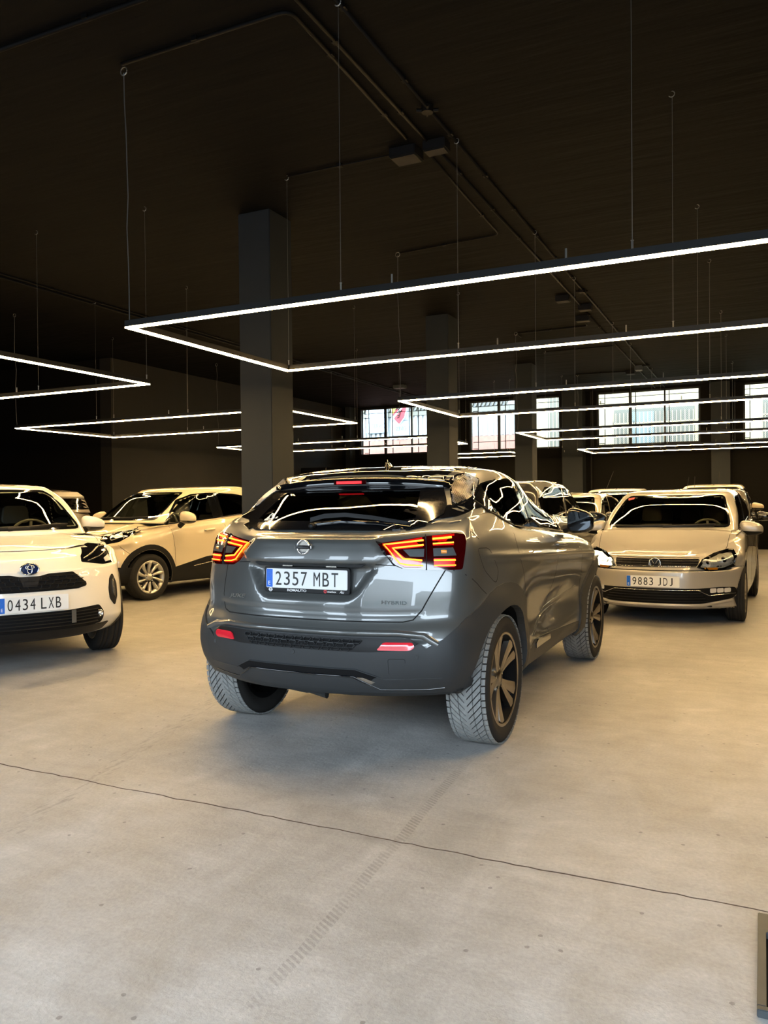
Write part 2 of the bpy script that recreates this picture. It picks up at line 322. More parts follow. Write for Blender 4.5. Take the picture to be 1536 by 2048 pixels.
# ---------------------------------------------------------------- vehicles
class Car:
    def __init__(s, name, label, group, loc, th, paint):
        s.root = empty(name, (loc[0], loc[1], 0), th); tag(s.root, label, 'car', group); s.paint = paint; s.open = []
    def shell(s, rows, gh, xc, crown=.06, disp=None, cres=.04, rres=.04, bon_n=20, bulge=None):
        A = surf(rows, cres, rres); G = surf(gh, .05, .05)
        if disp: A = disp(A)
        s.A = A; bm = bmesh.new()
        def grid(a, mirror=True):
            for sg in ((1, -1) if mirror else (1,)):
                V = [[bm.verts.new((p[0], p[1]*sg, p[2])) for p in r] for r in a]
                for i in range(len(a)-1):
                    for j in range(len(a[0])-1):
                        q = (V[i][j], V[i][j+1], V[i+1][j+1], V[i+1][j])
                        try: bm.faces.new(q if sg < 0 else q[::-1])
                        except ValueError: pass
        grid(A); grid(G)
        edge = [p for p in A[-1] if p[0] >= xc-.02]; rr = []
        for p in edge:
            line = []
            for k in range(bon_n+1):
                t = 1-2*k/bon_n; z = p[2]+crown*min(1, p[1]/.45)*(1-abs(t)**2.2)
                if bulge: z += bulge(p[0], t*p[1])
                line.append((p[0], t*p[1], z))
            rr.append(line)
        V = [[bm.verts.new(q) for q in r] for r in rr]
        for i in range(len(V)-1):
            for j in range(bon_n):
                try: bm.faces.new((V[i][j], V[i][j+1], V[i+1][j+1], V[i+1][j])[::-1])
                except ValueError: pass
        bmesh.ops.remove_doubles(bm, verts=bm.verts, dist=2e-4); bmesh.ops.dissolve_degenerate(bm, dist=1e-5, edges=bm.edges)
        # orient outwards
        bm.normal_update(); c = Vector((sum(v.co.x for v in bm.verts)/len(bm.verts), 0, .7))
        for f in bm.faces:
            ce = f.calc_center_median(); cc = Vector((min(max(ce.x, c.x-1.2), c.x+1.2), 0, .72))
            if f.normal.dot(ce-cc) < 0: f.normal_flip()
        bm.normal_update(); s.bm = bm; bm.verts.ensure_lookup_table(); bm.faces.ensure_lookup_table(); bm.verts.index_update(); bm.faces.index_update()
        s.bvh = BVHTree.FromBMesh(bm); s.fv = [([v.co.copy() for v in f.verts], [v.normal.copy() for v in f.verts]) for f in bm.faces]
        return s
    def ray(s, view, a, b):
        if view == 'R': o, d = Vector((-6, a, b)), Vector((1, 0, 0))
        elif view == 'F': o, d = Vector((6, a, b)), Vector((-1, 0, 0))
        elif view == 'L': o, d = Vector((a, 3, b)), Vector((0, -1, 0))
        elif view == 'S': o, d = Vector((a, -3, b)), Vector((0, 1, 0))
        elif view == 'T': o, d = Vector((a, b, 4)), Vector((0, 0, -1))
        else:
            ph = math.radians(view); d = Vector((math.cos(ph), math.sin(ph), 0)); pr = Vector((-math.sin(ph), math.cos(ph), 0)); o = pr*a+Vector((0, 0, b))-d*7
        return o, d
    def hit(s, view, a, b):
        o, d = s.ray(view, a, b); loc, nor, idx, _ = s.bvh.ray_cast(o, d)
        if loc is None:
            best = None
            for t in (2.2, 3., 4., 5, 5.6, 6.5, 7.5, 8.6):
                l2, n2, i2, dd = s.bvh.find_nearest(o+d*t)
                if l2 is not None and (best is None or dd < best[3]): best = (l2, n2, i2, dd)
            loc, nor, idx, _ = best
        co, no = s.fv[idx]; w = [1/(1e-5+(c-loc).length_squared) for c in co]; n = Vector((0, 0, 0))
        for wi, ni in zip(w, no): n += ni*wi
        n = n.normalized() if n.length > 0 else nor
        if n.dot(d) > .25: n = -n
        return loc, n
    def pt3(s, view, p):
        """(x,y,z) in car space -> 2-D coordinates of the view."""
        if view in ('R', 'F'): return (p[1], p[2])
        if view in ('L', 'S'): return (p[0], p[2])
        if view == 'T': return (p[0], p[1])
        ph = math.radians(view); return (-math.sin(ph)*p[0]+math.cos(ph)*p[1], p[2])
    def patch(s, name, view, poly, m, off=.003, th=.008, res=.05, hole=None, parent=None, rnd=0, edge=.0, bulge=0., label=None, flat=False):
        if len(poly[0]) == 3: poly = [s.pt3(view, p) for p in poly]
        if rnd: poly = rpoly(poly, rnd)
        def dens(pl):
            o = []
            for i in range(len(pl)):
                a, b = np.array(pl[i], float), np.array(pl[(i+1) % len(pl)], float); k = max(1, int(np.linalg.norm(b-a)/res))
                o += [tuple(a+(b-a)*j/k) for j in range(k)]
            return o
        B = dens(poly); pts = [Vector(p) for p in B]; edges = [(i, (i+1) % len(B)) for i in range(len(B))]
        if hole:
            H = dens(hole); n0 = len(pts); pts += [Vector(p) for p in H]; edges += [(n0+i, n0+(i+1) % len(H)) for i in range(len(H))]
        xs = [p[0] for p in B]; ys = [p[1] for p in B]; gx = np.arange(min(xs)+res/2, max(xs), res); gy = np.arange(min(ys)+res/2, max(ys), res)
        if len(gx) and len(gy):
            g = np.array([(x, y) for x in gx for y in gy]); sd = seg_dist(g, B); g2 = g[sd < -.35*res]
            if hole and len(g2): g2 = g2[seg_dist(g2, H) > .35*res]
            pts += [Vector(p) for p in g2]
        vo, eo, fo, *_ = delaunay_2d_cdt(pts, edges, [], 1 if not hole else 0, 1e-6)
        C = np.array([[p.x, p.y] for p in vo]); cen = np.array([C[list(f)].mean(0) for f in fo])
        keep = seg_dist(cen, B) < 0
        if hole: keep &= seg_dist(cen, H) > 0
        fo = [f for f, k in zip(fo, keep) if k]
        sd = -seg_dist(C, B)
        if hole: sd = np.minimum(sd, np.abs(seg_dist(C, H)))
        vs = []; ns = []; low = []
        for i, p in enumerate(C):
            loc, n = s.hit(view, p[0], p[1]); e = off
            if edge: e -= edge*max(0, 1-sd[i]/(edge*3))**2
            if bulge: e += bulge*min(1, (sd[i]/.05))*1.0
            vs.append(loc+n*e); ns.append(n); low.append(loc-n*max(0, th-off))
        # face orientation: outwards
        o, d = s.ray(view, *poly[0]); out = []
        for f in fo:
            a, b, c = vs[f[0]], vs[f[1]], vs[f[2]]; nn = (b-a).cross(c-a)
            out.append(f if nn.dot(ns[f[0]]) > 0 else f[::-1])
        cnt = {}
        for f in out:
            for i in range(len(f)): e = (f[i], f[(i+1) % len(f)]); cnt[tuple(sorted(e))] = cnt.get(tuple(sorted(e)), []) + [e]
        V = list(vs); NN = list(ns); F = list(out)
        if th:
            for k, es in cnt.items():
                if len(es) == 1:
                    a, b = es[0]; j = len(V); V += [vs[b], vs[a], low[a], low[b]]; nn = (vs[a]-vs[b]).cross(low[a]-vs[a]); nn = nn.normalized() if nn.length > 0 else ns[a]
                    F.append((j, j+1, j+2, j+3)); NN += [nn]*4
        me = pym(V, F, True, name)
        if not flat:
            try: me.normals_split_custom_set_from_vertices([tuple(n) for n in NN])
            except Exception: pass
        ob = link(name, me, m, parent or s.root)
        if label: ob['label'] = label
        return ob
    def ribbon(s, name, view, pts, w, m, off=.001, lift=.0, parent=None, closed=False, res=.04, label=None, join=None):
        P = [s.pt3(view, p) if len(p) == 3 else p for p in pts]
        if closed: P = P+[P[0]]
        D = []
        for i in range(len(P)-1):
            a, b = np.array(P[i], float), np.array(P[i+1], float); k = max(1, int(np.linalg.norm(b-a)/res)); D += [a+(b-a)*j/k for j in range(k)]
        D.append(np.array(P[-1], float)); vs = []; fs = []; n = len(D)
        for i in range(n):
            if closed: a, b = D[i-1 if i else n-2], D[(i+1) if i < n-1 else 1]
            else: a, b = D[max(0, i-1)], D[min(n-1, i+1)]
            t = (b-a)/(np.linalg.norm(b-a)+1e-9); q = np.array([-t[1], t[0]]); ww = w if not callable(w) else w(i/(n-1))
            for kk, o_ in ((-.5, -.001), (-.25, off+lift*.8), (0, off+lift), (.25, off+lift*.8), (.5, -.001)):
                c = D[i]+q*kk*ww; loc, nn = s.hit(view, c[0], c[1]); vs.append(loc+nn*(o_ if kk not in (-.5, .5) else (off*.6 if not lift else 0)))
        for i in range(n-1):
            for k in range(4): fs.append((i*5+k, i*5+k+1, i*5+k+6, i*5+k+5))
        if join is not None:
            b0 = len(join.v); join.v += vs; join.f += [tuple(b0+q for q in f) for f in fs]; return None
        ob = MB(); ob.v = vs; ob.f = fs; ob = ob.build(name, m, parent or s.root, smooth=True)
        if label: ob['label'] = label
        return ob
    def cut(s, view, poly):
        if len(poly[0]) == 3: poly = [s.pt3(view, p) for p in poly]
        s.open.append((view, poly))
    def finish(s, wheels, hide=None):
        """wheels: (x, z, arch radius). Cut openings, snap arch edges, make the shell object."""
        bm = s.bm; fc = list(bm.faces); C = np.array([f.calc_center_median()[:] for f in fc]); Nn = np.array([f.normal[:] for f in fc]); kill = np.zeros(len(fc), bool)
        for view, poly in s.open:
            o, d = s.ray(view, 0, 1); d = np.array(d[:])
            if view in ('R', 'F'): P = C[:, 1:3]
            elif view in ('L', 'S'): P = C[:, [0, 2]]
            else: P = C[:, :2]
            side = Nn@d < -.05
            if view == 'L': side &= C[:, 1] > .2
            if view == 'S': side &= C[:, 1] < -.2
            kill |= side & (seg_dist(P, poly) < -.004)
        for (wx, wz, R) in wheels:
            rr = np.hypot(C[:, 0]-wx, C[:, 2]-wz); kill |= (rr < R) & (np.abs(C[:, 1]) > .45)
        bmesh.ops.delete(bm, geom=[f for f, k in zip(fc, kill) if k], context='FACES')
        for v in bm.verts:
            if v.is_boundary and abs(v.co.y) > .45:
                for (wx, wz, R) in wheels:
                    dx, dz = v.co.x-wx, v.co.z-wz; r = math.hypot(dx, dz)
                    if abs(r-R) < .05: v.co.x = wx+dx*R/r; v.co.z = wz+dz*R/r
        me = bpy.data.meshes.new('body_shell'); bm.to_mesh(me); bm.free(); me.polygons.foreach_set('use_smooth', [True]*len(me.polygons))
        me.materials.append(M[s.paint]); me.materials.append(M['trim']); ob = link('body_shell', me, None, s.root)
        so = ob.modifiers.new('lining', 'SOLIDIFY'); so.thickness = .012; so.offset = -1; so.material_offset = 1; so.material_offset_rim = 1; s.body = ob
        # floor pan and arch liners
        x0 = min(p[0] for p in s.A[0])+.02; x1 = max(p[0] for p in s.A[0])-.02; ys = max(p[1] for p in s.A[0])
        z0 = float(np.median(s.A[0][:, 2])); mb = MB(); mb.box((x0+.28, -.5, z0+.04), (x1-.2, .5, z0+.08))
        xs = sorted([w[0] for w in wheels]); mb.box((xs[0]+.42, -ys+.02, z0+.0), (xs[-1]-.42, ys-.02, z0+.04)); mb.build('floor_pan', 'trim', s.root)
        for (wx, wz, R) in wheels:
            for sg in (1, -1):
                mb = MB(); n = 22; yo = .46; base = []
                for k in range(n+1):
                    t = math.radians(180*k/n); base.append((wx+(R+.0)*math.cos(t), wz+(R+.0)*math.sin(t)))
                for (x, z) in base:
                    loc, _ = s.hit('L' if sg > 0 else 'S', x, max(z, .3)); mb.v += [Vector((x, sg*yo, z)), Vector((x, sg*(abs(loc.y)-.012), z))]
                for k in range(n): mb.f.append((2*k, 2*k+1, 2*k+3, 2*k+2))
                b0 = len(mb.v); mb.v.append(Vector((wx, sg*yo, wz))); mb.v += [Vector((x, sg*yo, z)) for x, z in base]
                for k in range(n): mb.f.append((b0, b0+1+k, b0+2+k))
                mb.build('wheel_arch_liner', 'trim', s.root, smooth=False)
    def window(s, view, poly, m='glass', seal='gloss_black', rim=.028, rnd=.04, name='window', parent=None, frit=.0, cut=True, off=.002):
        if len(poly[0]) == 3: poly = [s.pt3(view, p) for p in poly]
        P = rpoly(poly, rnd) if rnd else poly; I = shrink(P, rim)
        w = s.patch(name, view, P, seal, off=off+.003, th=.008, res=.06, hole=I, parent=parent)
        g = s.patch('glass', view, shrink(P, rim*.6), m, off=off, th=0, res=.05, parent=w)
        if cut: s.cut(view, shrink(P, rim*.9))
        return w
    def arch(s, wx, wz, Ri, Ro, m='clad', th=.016, a0=-28, a1=208, fn=None, label=None, sides=('L', 'S')):
        for v in sides:
            o = []; i_ = []
            for k in range(25):
                t = math.radians(a0+(a1-a0)*k/24); ro = fn(math.degrees(t)) if fn else Ro
                o.append((wx+ro*math.cos(t), wz+ro*math.sin(t))); i_.append((wx+Ri*math.cos(t), wz+Ri*math.sin(t)))
            s.patch('wheel_arch_trim', v, o+i_[::-1], m, off=th, th=.03+th, res=.04, edge=.008)
    def interior(s, xd, zd, xs, xr, zseat=.33, head=1.28, y=.37):
        """Dash at xd, front seats at xs, rear bench at xr."""
        s.dash = MB().prism([(xd, zd), (xd-.42, zd-.02), (xd-.50, zd-.08), (xd-.46, zd-.30), (xd, zd-.30)], -.66, .66, lambda a, b, c: (a, c, b)).build('dashboard', 'dash', s.root)
        def seat(nm, x, yy, wd, hd, lean=.24):
            mb = MB()
            mb.prism(rpoly([(x+.25, zseat+.02), (x+.27, zseat+.16), (x-.22, zseat+.12), (x-.24, zseat)], .04), yy-wd/2, yy+wd/2, lambda a, b, c: (a, c, b))
            o = mb.build(nm, 'cabin', s.root)
            m2 = MB().prism(rpoly([(x-.16, zseat+.12), (x-.30-lean*.2, hd-.22), (x-.40-lean*.2, hd-.22), (x-.30, zseat+.10)], .04), yy-wd/2+.01, yy+wd/2-.01, lambda a, b, c: (a, c, b)); m2.build('backrest', 'cabin', o)
            for hy in ((0,) if wd < .7 else (-.36, 0, .36)):
                m3 = MB().prism(rpoly([(-.13, hd-.19), (.13, hd-.19), (.11, hd-.01), (-.11, hd-.01)], .05), x-.42-lean*.2, x-.33-lean*.2, lambda a, b, c: (c, yy+hy+a, b)); m3.build('headrest', 'cabin', o)
        seat('seat', xs, y, .50, head); seat('seat', xs, -y, .50, head); seat('rear_bench', xr, 0, 1.22, head-.02)
        mb = MB(); c = Vector((xd-.58, y, zd-.03)); n = Vector((-1, 0, .45)).normalized(); u = Vector((0, 1, 0)); w = n.cross(u)
        mb.tube([c+(u*math.cos(t)+w*math.sin(t))*.18 for t in np.linspace(0, 2*math.pi, 25)], .014, 6, False); mb.tube([c-u*.17, c, c+u*.17], .016, 6); mb.tube([c, c-w*.17], .016, 6); mb.tube([c, c-n*.2], .03, 6)
        mb.build('steering_wheel', 'dash', s.root, smooth=True)
    def mirror(s, x, y, z, m, sg=1, sq=0, sc=1., glassback=True, lower='gloss_black', foot=None):
        """Door mirror: rounded housing pod, lower cap, stalk, mirror glass facing rearwards."""
        bm = bmesh.new(); bmesh.ops.create_icosphere(bm, subdivisions=3, radius=1)
        hx, hy, hz = .085*sc, (.125 if not sq else .112)*sc, (.078 if not sq else .100)*sc; ex = .72 if not sq else .58
        for v in bm.verts:
            p = v.co; e = lambda t, k: math.copysign(abs(t)**k, t)
            q = Vector((e(p.x, .75)*hx, e(p.y, ex)*hy, e(p.z, ex-.04)*hz)); q.z *= 1-.22*(q.y/hy)*1; q.z -= .012*sc*(q.y/hy)
            if q.x < -.02*sc: q.x = -.02*sc+(q.x+.02*sc)*.35
            v.co = q
        me = bpy.data.meshes.new('mirror'); bm.to_mesh(me); bm.free(); me.polygons.foreach_set('use_smooth', [True]*len(me.polygons))
        if sg < 0:
            for v in me.vertices: v.co.y *= -1
            me.flip_normals()
        o = link('door_mirror', me, m, s.root, loc=(x, sg*y, z))
        bm = bmesh.new(); bm.from_mesh(me)
        for f in list(bm.faces):
            c = f.calc_center_median()
            if not (c.z < -.030*sc): bm.faces.remove(f)
        for v in bm.verts: v.co *= 1.025
        m2 = bpy.data.meshes.new('cap'); bm.to_mesh(m2); bm.free(); link('lower_cap', m2, lower, o)
        P = [(math.cos(t)*hy*.86, math.sin(t)*hz*.80) for t in np.linspace(0, 2*math.pi, 25)[:-1]]
        MB().prism([(math.copysign(abs(a/(hy*.86))**(ex+.03), a)*hy*.86, math.copysign(abs(b/(hz*.8))**(ex+.03), b)*hz*.8*(1-.22*sg*a/hy*sg)) for a, b in P], -.056*sc, -.049*sc, lambda a, b, c: (c, sg*a, b)).build('mirror_glass', 'mirrorglass', o)
        f = foot or (x+.03, y-.20*sc, z-.07)
        MB().tube([(x+.01, sg*(y-.06*sc), z-.05*sc), (f[0], sg*f[1], f[2])], [.028*sc, .036*sc], 8).build('mirror_foot', 'black_plastic', s.root)
        return o
M['mirrorglass'] = mat('mirror_glass', (.05, .055, .06), .03, 1)  # mirror colour darkened to stand in for a dark reflection

# ---------------------------------------------------------------- wheels
WCACHE = {}
def wheel_meshes(style, R, Wd, rim, tread):
    key = (style, R, Wd, rim, tread)
    if key in WCACHE: return WCACHE[key]
    out = []; h = Wd/2; Rt = R-(.0050 if tread == 'blocks' else 0)
    prof = [(-h*.80, rim-.012), (-h*.96, rim+.02), (-h*1.02, (R+rim)/2), (-h*.97, R-.03), (-h*.86, Rt-.006)]
    if tread == 'ribs':
        g = .007
        for a, b in ((-.80, -.60), (-.54, -.28), (-.22, .22), (.28, .54), (.60, .80)):
            prof += [(h*a-.0005, R-g), (h*a, R), (h*b, R), (h*b+.0005, R-g)]
    else: prof += [(-h*.5, Rt-.001), (0, Rt), (h*.5, Rt-.001)]
    prof += [(h*.86, Rt-.006), (h*.97, R-.03), (h*1.02, (R+rim)/2), (h*.99, rim+.035), (h*.97, rim+.030), (h*.94, rim+.006), (h*.80, rim-.012)]
    mb = MB().lathe(prof, 72); me = pym(mb.v, mb.f, True); out.append(('tyre', me, 'tyre', None))
    if tread == 'blocks':
        mb = MB(); n = 58
        def blk(y0, y1, a0, a1, slope, d0=-.004):
            st = 3; vs = []
            for i in range(st+1):
                y = y0+(y1-y0)*i/st; sh = slope*(abs(y)-abs(y0))/R
                for a in (a0, a1):
                    for rr in (Rt+d0, R-(.004 if abs(y) > h*.8 else 0)):
                        t = a+sh; vs.append(Vector((rr*math.sin(t), y, -rr*math.cos(t))))
            b = len(mb.v); mb.v += vs
            for i in range(st):
                k = b+4*i; mb.f += [(k+1, k+3, k+7, k+5), (k, k+1, k+5, k+4), (k+2, k+6, k+7, k+3)]
            mb.f += [(b, b+2, b+3, b+1), (b+4*st, b+4*st+1, b+4*st+3, b+4*st+2)]
        p = 2*math.pi/n
        for i in range(n):
            for sg in (1, -1):
                a = i*p+(p/2 if sg > 0 else 0); g = .11*p
                blk(sg*h*.77, sg*h*.94, a+g, a+p-g, .1)
                blk(sg*h*.36, sg*h*.73, a+g, a+p-g, 1.15); blk(-sg*h*.06, sg*h*.33, a+g*1.0, a+p-g*1.0, 1.15)
        me = pym(mb.v, mb.f, False); out.append(('tread_blocks', me, 'tread', 'stuff'))
    # rim barrel + lip
    mb = MB().lathe([(-h*.85, rim-.004), (-h*.8, rim-.03), (h*.2, rim-.045), (h*.80, rim-.028), (h*.90, rim-.014), (h*.93, rim+.004), (h*.86, rim+.008)], 56)
    barrel_m = 'pit' if style in ('juke', 'black') else 'alloy'
    out.append(('rim', pym(mb.v, mb.f, True), barrel_m, None))
    mb = MB().lathe([(h*.905, rim-.013), (h*.93, rim-.010), (h*.94, rim+.002), (h*.90, rim+.006)], 56); out.append(('rim_lip', pym(mb.v, mb.f, True), 'bronze_alloy' if style == 'juke' else 'alloy' if style != 'black' else 'black_alloy', None))
    mb = MB().lathe([(h*.05, 0.001), (h*.05, rim*.62), (h*.02, rim*.62)], 32); mb.lathe([(0, .001), (-.02, rim*.55), (-.06, rim*.55)], 24)
    out.append(('brake_disc', pym(mb.v, mb.f, False), 'galv' if style != 'juke' else 'trim', None))
    yf = lambda r: h*(.62+.28*(r/rim)**2)
    def blade(mb, t0, r0, w0, t1, r1, w1, th=.022, crown=.006, dy=0):
        st = 6; b = len(mb.v)
        for i in range(st+1):
            q = i/st; r = r0+(r1-r0)*q; t = t0+(t1-t0)*q; w = w0+(w1-w0)*q; ca, sa = math.cos(t), math.sin(t)
            for (off, dd) in ((-w/2, -th), (-w/2*.86, 0), (0, crown), (w/2*.86, 0), (w/2, -th)):
                mb.v.append(Vector((r*ca-off*sa, yf(r)+dd+dy, r*sa+off*ca)))
        for i in range(st):
            for k in range(4): a = b+i*5+k; mb.f.append((a, a+5, a+6, a+1))
        mb.f.append(tuple(b+k for k in range(5))); mb.f.append(tuple(b+st*5+k for k in range(5))[::-1])
    if style == 'juke':
        for k in range(5):
            a = 2*math.pi*k/5+math.pi/2
            mb = MB(); blade(mb, a-.10, .035, .030, a-.17, rim-.012, .085, .03, .002); out.append(('spoke', pym(mb.v, mb.f, False), 'bronze_alloy', None))
            mb = MB(); blade(mb, a+.16, .035, .022, a+.24, rim-.012, .066, .03, .002); out.append(('spoke', pym(mb.v, mb.f, False), 'bronze_alloy', None))
            mb = MB(); blade(mb, a+.03, .03, .03, a+.03, rim-.01, .13, .03, 0, -.020); out.append(('spoke_web', pym(mb.v, mb.f, False), 'trim', None))
    elif style == 'ten':
        for k in range(10):
            a = 2*math.pi*k/10; mb = MB(); blade(mb, a-.06, .055, .030, a+.10, rim-.01, .058, .03, .010); out.append(('spoke', pym(mb.v, mb.f, True), 'alloy', None))
    else:
        m_ = 'black_alloy' if style == 'black' else 'alloy'
        for k in range(5):
            a = 2*math.pi*k/5; mb = MB(); blade(mb, a-.1, .04, .04, a-.14, rim-.01, .04, .03, .006); blade(mb, a+.1, .04, .04, a+.14, rim-.01, .04, .03, .006); out.append(('spoke', pym(mb.v, mb.f, True), m_, None))
    y0 = yf(.04); mb = MB().lathe([(y0-.05, .075), (y0-.006, .068), (y0+.004, .040), (y0+.009, .032), (y0+.010, .001)], 28)
    out.append(('hub_cap', pym(mb.v, mb.f, True), 'bronze_alloy' if style == 'juke' else 'alloy', None))
    mb = MB()
    for k in range(5):
        a = 2*math.pi*(k+.5)/5; mb.lathe([(y0-.02, .009), (y0+.004, .008), (y0+.004, .001)], 8, org=(.052*math.cos(a), 0, .052*math.sin(a)))
    out.append(('wheel_bolt', pym(mb.v, mb.f, False), 'black_alloy', None))
    WCACHE[key] = out; return out
def wheels(car, pos, yo, R, Wd, rim, style, tread='ribs', steer=0):
    for i, x in enumerate(pos):
        for sg in (1, -1):
            w = empty('wheel', (x, sg*(yo-Wd/2), R), parent=car.root)
            w.rotation_euler = (0, math.radians(37*i+20), (0 if sg > 0 else math.pi)+(steer if (abs(x-max(pos)) < .01) else 0))
            for nm, me, m, k in wheel_meshes(style, R, Wd, rim, tread):
                o = link(nm, me, m, w)
                if k: o['kind'] = k

# ---------------------------------------------------------------- number plates
def plate(car, txt, x, y, z, nrm, w=.52, h=.11, frame=None, tilt=0.):
    """nrm +1: on the nose (faces +x); -1: on the tail."""
    X = Vector((0, nrm, 0)); Nv = Vector((nrm*math.cos(tilt), 0, math.sin(tilt))); U = Nv.cross(X)*1.0
    U = Vector((-nrm*math.sin(tilt), 0, math.cos(tilt))); O = Vector((x, y, z))
    mt = Matrix(((X.x, U.x, Nv.x, O.x), (X.y, U.y, Nv.y, O.y), (X.z, U.z, Nv.z, O.z), (0, 0, 0, 1)))
    par = car.root
    if frame:
        f = MB().prism(rpoly([(-w/2-.012, -h/2-frame), (w/2+.012, -h/2-frame), (w/2+.012, h/2+.010), (-w/2-.012, h/2+.010)], .012), -.014, .004, lambda a, b, c: mt@Vector((a, b, c)))
        par = f.build('plate_frame', 'black_plastic', car.root)
        text('lettering', 'ROMAUTO', 'white', par, mt@Vector((-.055, -h/2-frame*.52, .0041)), X, U, width=.115, height=.0125, off=.012)
        text('lettering', 'matiex', 'white', par, mt@Vector((w*.315, -h/2-frame*.52, .0041)), X, U, width=.05, height=.010)
        text('lettering', 'Atc', 'white', par, mt@Vector((w*.435, -h/2-frame*.5, .0041)), X, U, width=.026, height=.014, shear=.3)
        e = MB(); e.lathe([(0, .0105), (.001, .0105), (.001, .007), (0, .007)], 20, 'z'); e.box((-.0125, -.002, 0), (.0125, .002, .0012))
        e.v = [mt@(v+Vector((-w*.445, -h/2-frame*.5, .004))) for v in e.v]; e.build('small_logo', 'white', par)
        e = MB(); e.lathe([(0, .009), (.001, .009), (.001, .004), (0, .004)], 16, 'z'); e.v = [mt@(v+Vector((w*.235, -h/2-frame*.5, .004))) for v in e.v]; e.build('small_logo', 'red_print', par)
    p = MB().prism(rpoly([(-w/2, -h/2), (w/2, -h/2), (w/2, h/2), (-w/2, h/2)], .008), .0, .006, lambda a, b, c: mt@Vector((a, b, c))).build('number_plate', 'plate', par)
    MB().prism([(-w/2+.002, -h/2+.003), (-w/2+.040, -h/2+.003), (-w/2+.040, h/2-.003), (-w/2+.002, h/2-.003)], .0061, .0068, lambda a, b, c: mt@Vector((a, b, c))).build('blue_band', 'plate_blue', p)
    text('band_letter', 'E', 'white', p, mt@Vector((-w/2+.021, -h*.26, .0069)), X, U, height=h*.20)
    e = MB()
    for k in range(12):
        a = math.pi/6*k; e.lathe([(0, .0012*w/.52), (.0006, .001)], 5, 'z', org=(-w/2+.021+.011*math.cos(a), h*.18+.011*math.sin(a), .0068))
    e.v = [mt@v for v in e.v]; e.build('star_ring', 'yellow_print', p)
    a, b = txt.split(); cw = w*.082; x0 = -w/2+.040+w*.035
    xp = x0+cw/2
    for ch in a: text('character', ch, 'ink', p, mt@Vector((xp, 0, .0062)), X, U, width=cw*(.90), height=h*.71, depth=.0012); xp += cw*1.30
    xp += cw*.62
    for ch in b: text('character', ch, 'ink', p, mt@Vector((xp, 0, .0062)), X, U, width=cw*(.96 if ch != 'J' else .66), height=h*.71, depth=.0012); xp += cw*1.32
    return p

# ================================================================ THE HALL
def struct(o): o['kind'] = 'structure'; return o
# floor: dark bed, two poured slabs with an irregular joint between
fb = struct(box('floor', (-17, -1.2, -.30), (6, 23.2, -.02), 'bed'))
JY = 2.735; xs = np.arange(-17, 6.01, .045); rng_ = np.random.RandomState(3)
jit = np.cumsum(rng_.randn(len(xs)))*.0028; jit -= np.linspace(0, jit[-1], len(xs)); jit += rng_.randn(len(xs))*.0022
gapw = .0062+.002*np.abs(np.sin(xs*2.3))+.001*rng_.rand(len(xs))
def slab(y0, e1, near):
    vs = []; fs = []
    for i, x in enumerate(xs):
        a = (y0 if near else JY+jit[i]+gapw[i]); b = (JY+jit[i] if near else e1)
        vs += [(x, a, 0), (x, b, 0), (x, a, -.02), (x, b, -.02)]
    for i in range(len(xs)-1):
        k = 4*i; fs += [(k, k+4, k+5, k+1), (k+1, k+5, k+7, k+3), (k, k+2, k+6, k+4)]
    me = pym(vs, fs); me.materials.append(M['floor']); me.materials.append(M['bed'])
    for i, p in enumerate(me.polygons): p.material_index = 1 if i % 3 else 0
    return link('floor_slab', me, None, fb)
slab(-1.2, 0, True); slab(0, 23.2, False)
# outdoors in front: street, opposite facades
struct(box('street', (-40, -30, -.35), (40, -1.2, -.03), 'asphalt'))
for k, (a, b, hh) in enumerate(((-30, -17, 6.5), (-14, -5.5, 4.5), (-4, 9, 7.5), (12, 26, 6))):
    o = empty('street_building', ((a+b)/2, -21, 0)); tag(o, ['low grey building far left across the street behind the camera', 'small grey building across the street behind the camera', 'tall grey building straight behind the camera', 'grey building far right across the street behind the camera'][k], 'building')
    box('facade', (-(b-a)/2, -4, -.05), ((b-a)/2, 0, hh), 'street_wall', o)
    for i in range(int((b-a)/2.5)): box('window', (-(b-a)/2+.8+i*2.4, -.02, 1.2), (-(b-a)/2+2.1+i*2.4, .04, 2.9), 'outside_glass', o)
# ceiling
struct(box('ceiling', (-17, -1.2, CEIL), (6, 23.2, CEIL+.25), 'ceiling'))
# walls
wl = struct(box('wall_left', (LX-.3, 12.37, -.02), (LX, 23.0, CEIL), 'pier'))
struct(box('wall_left_recess', (-16.6, -1.2, -.02), (-16.3, 12.4, CEIL), 'wall')); struct(box('wall_left_return', (-16.6, 12.40, -.02), (LX-.3, 12.7, CEIL), 'wall'))
struct(box('wall_right', (5.2, -1.2, -.02), (5.5, 23.0, CEIL), 'wall'))
WIN = [(-11.58, -8.88), (-7.90, -5.17), (-4.16, -1.47), (-.45, 2.25)]; Z0, Z1 = 2.80, 4.285
mb = MB(); xsb = [-17]+[v for w in WIN for v in w]+[6]
for i in range(0, len(xsb), 2): mb.box((xsb[i], FARY, -.02), (xsb[i+1], FARY+.32, CEIL))
for a, b in WIN: mb.box((a, FARY, -.02), (b, FARY+.32, Z0)); mb.box((a, FARY, Z1), (b, FARY+.32, CEIL))
struct(mb.build('wall_far', 'wall_far'))
mb = MB()   # street front behind the camera: lintel lowered to cut daylight, piers placed for reflections
for a, b in ((-17, -8.6), (-5.3, -4.5), (-3.3, -2.3), (3.4, 6)): mb.box((a, -1.5, -.02), (b, -1.2, CEIL))
mb.box((-8.6, -1.5, 3.1), (3.4, -1.2, CEIL)); mb.box((-8.6, -1.5, -.02), (-5.3, -1.2, .5))
struct(mb.build('wall_front', 'wall'))
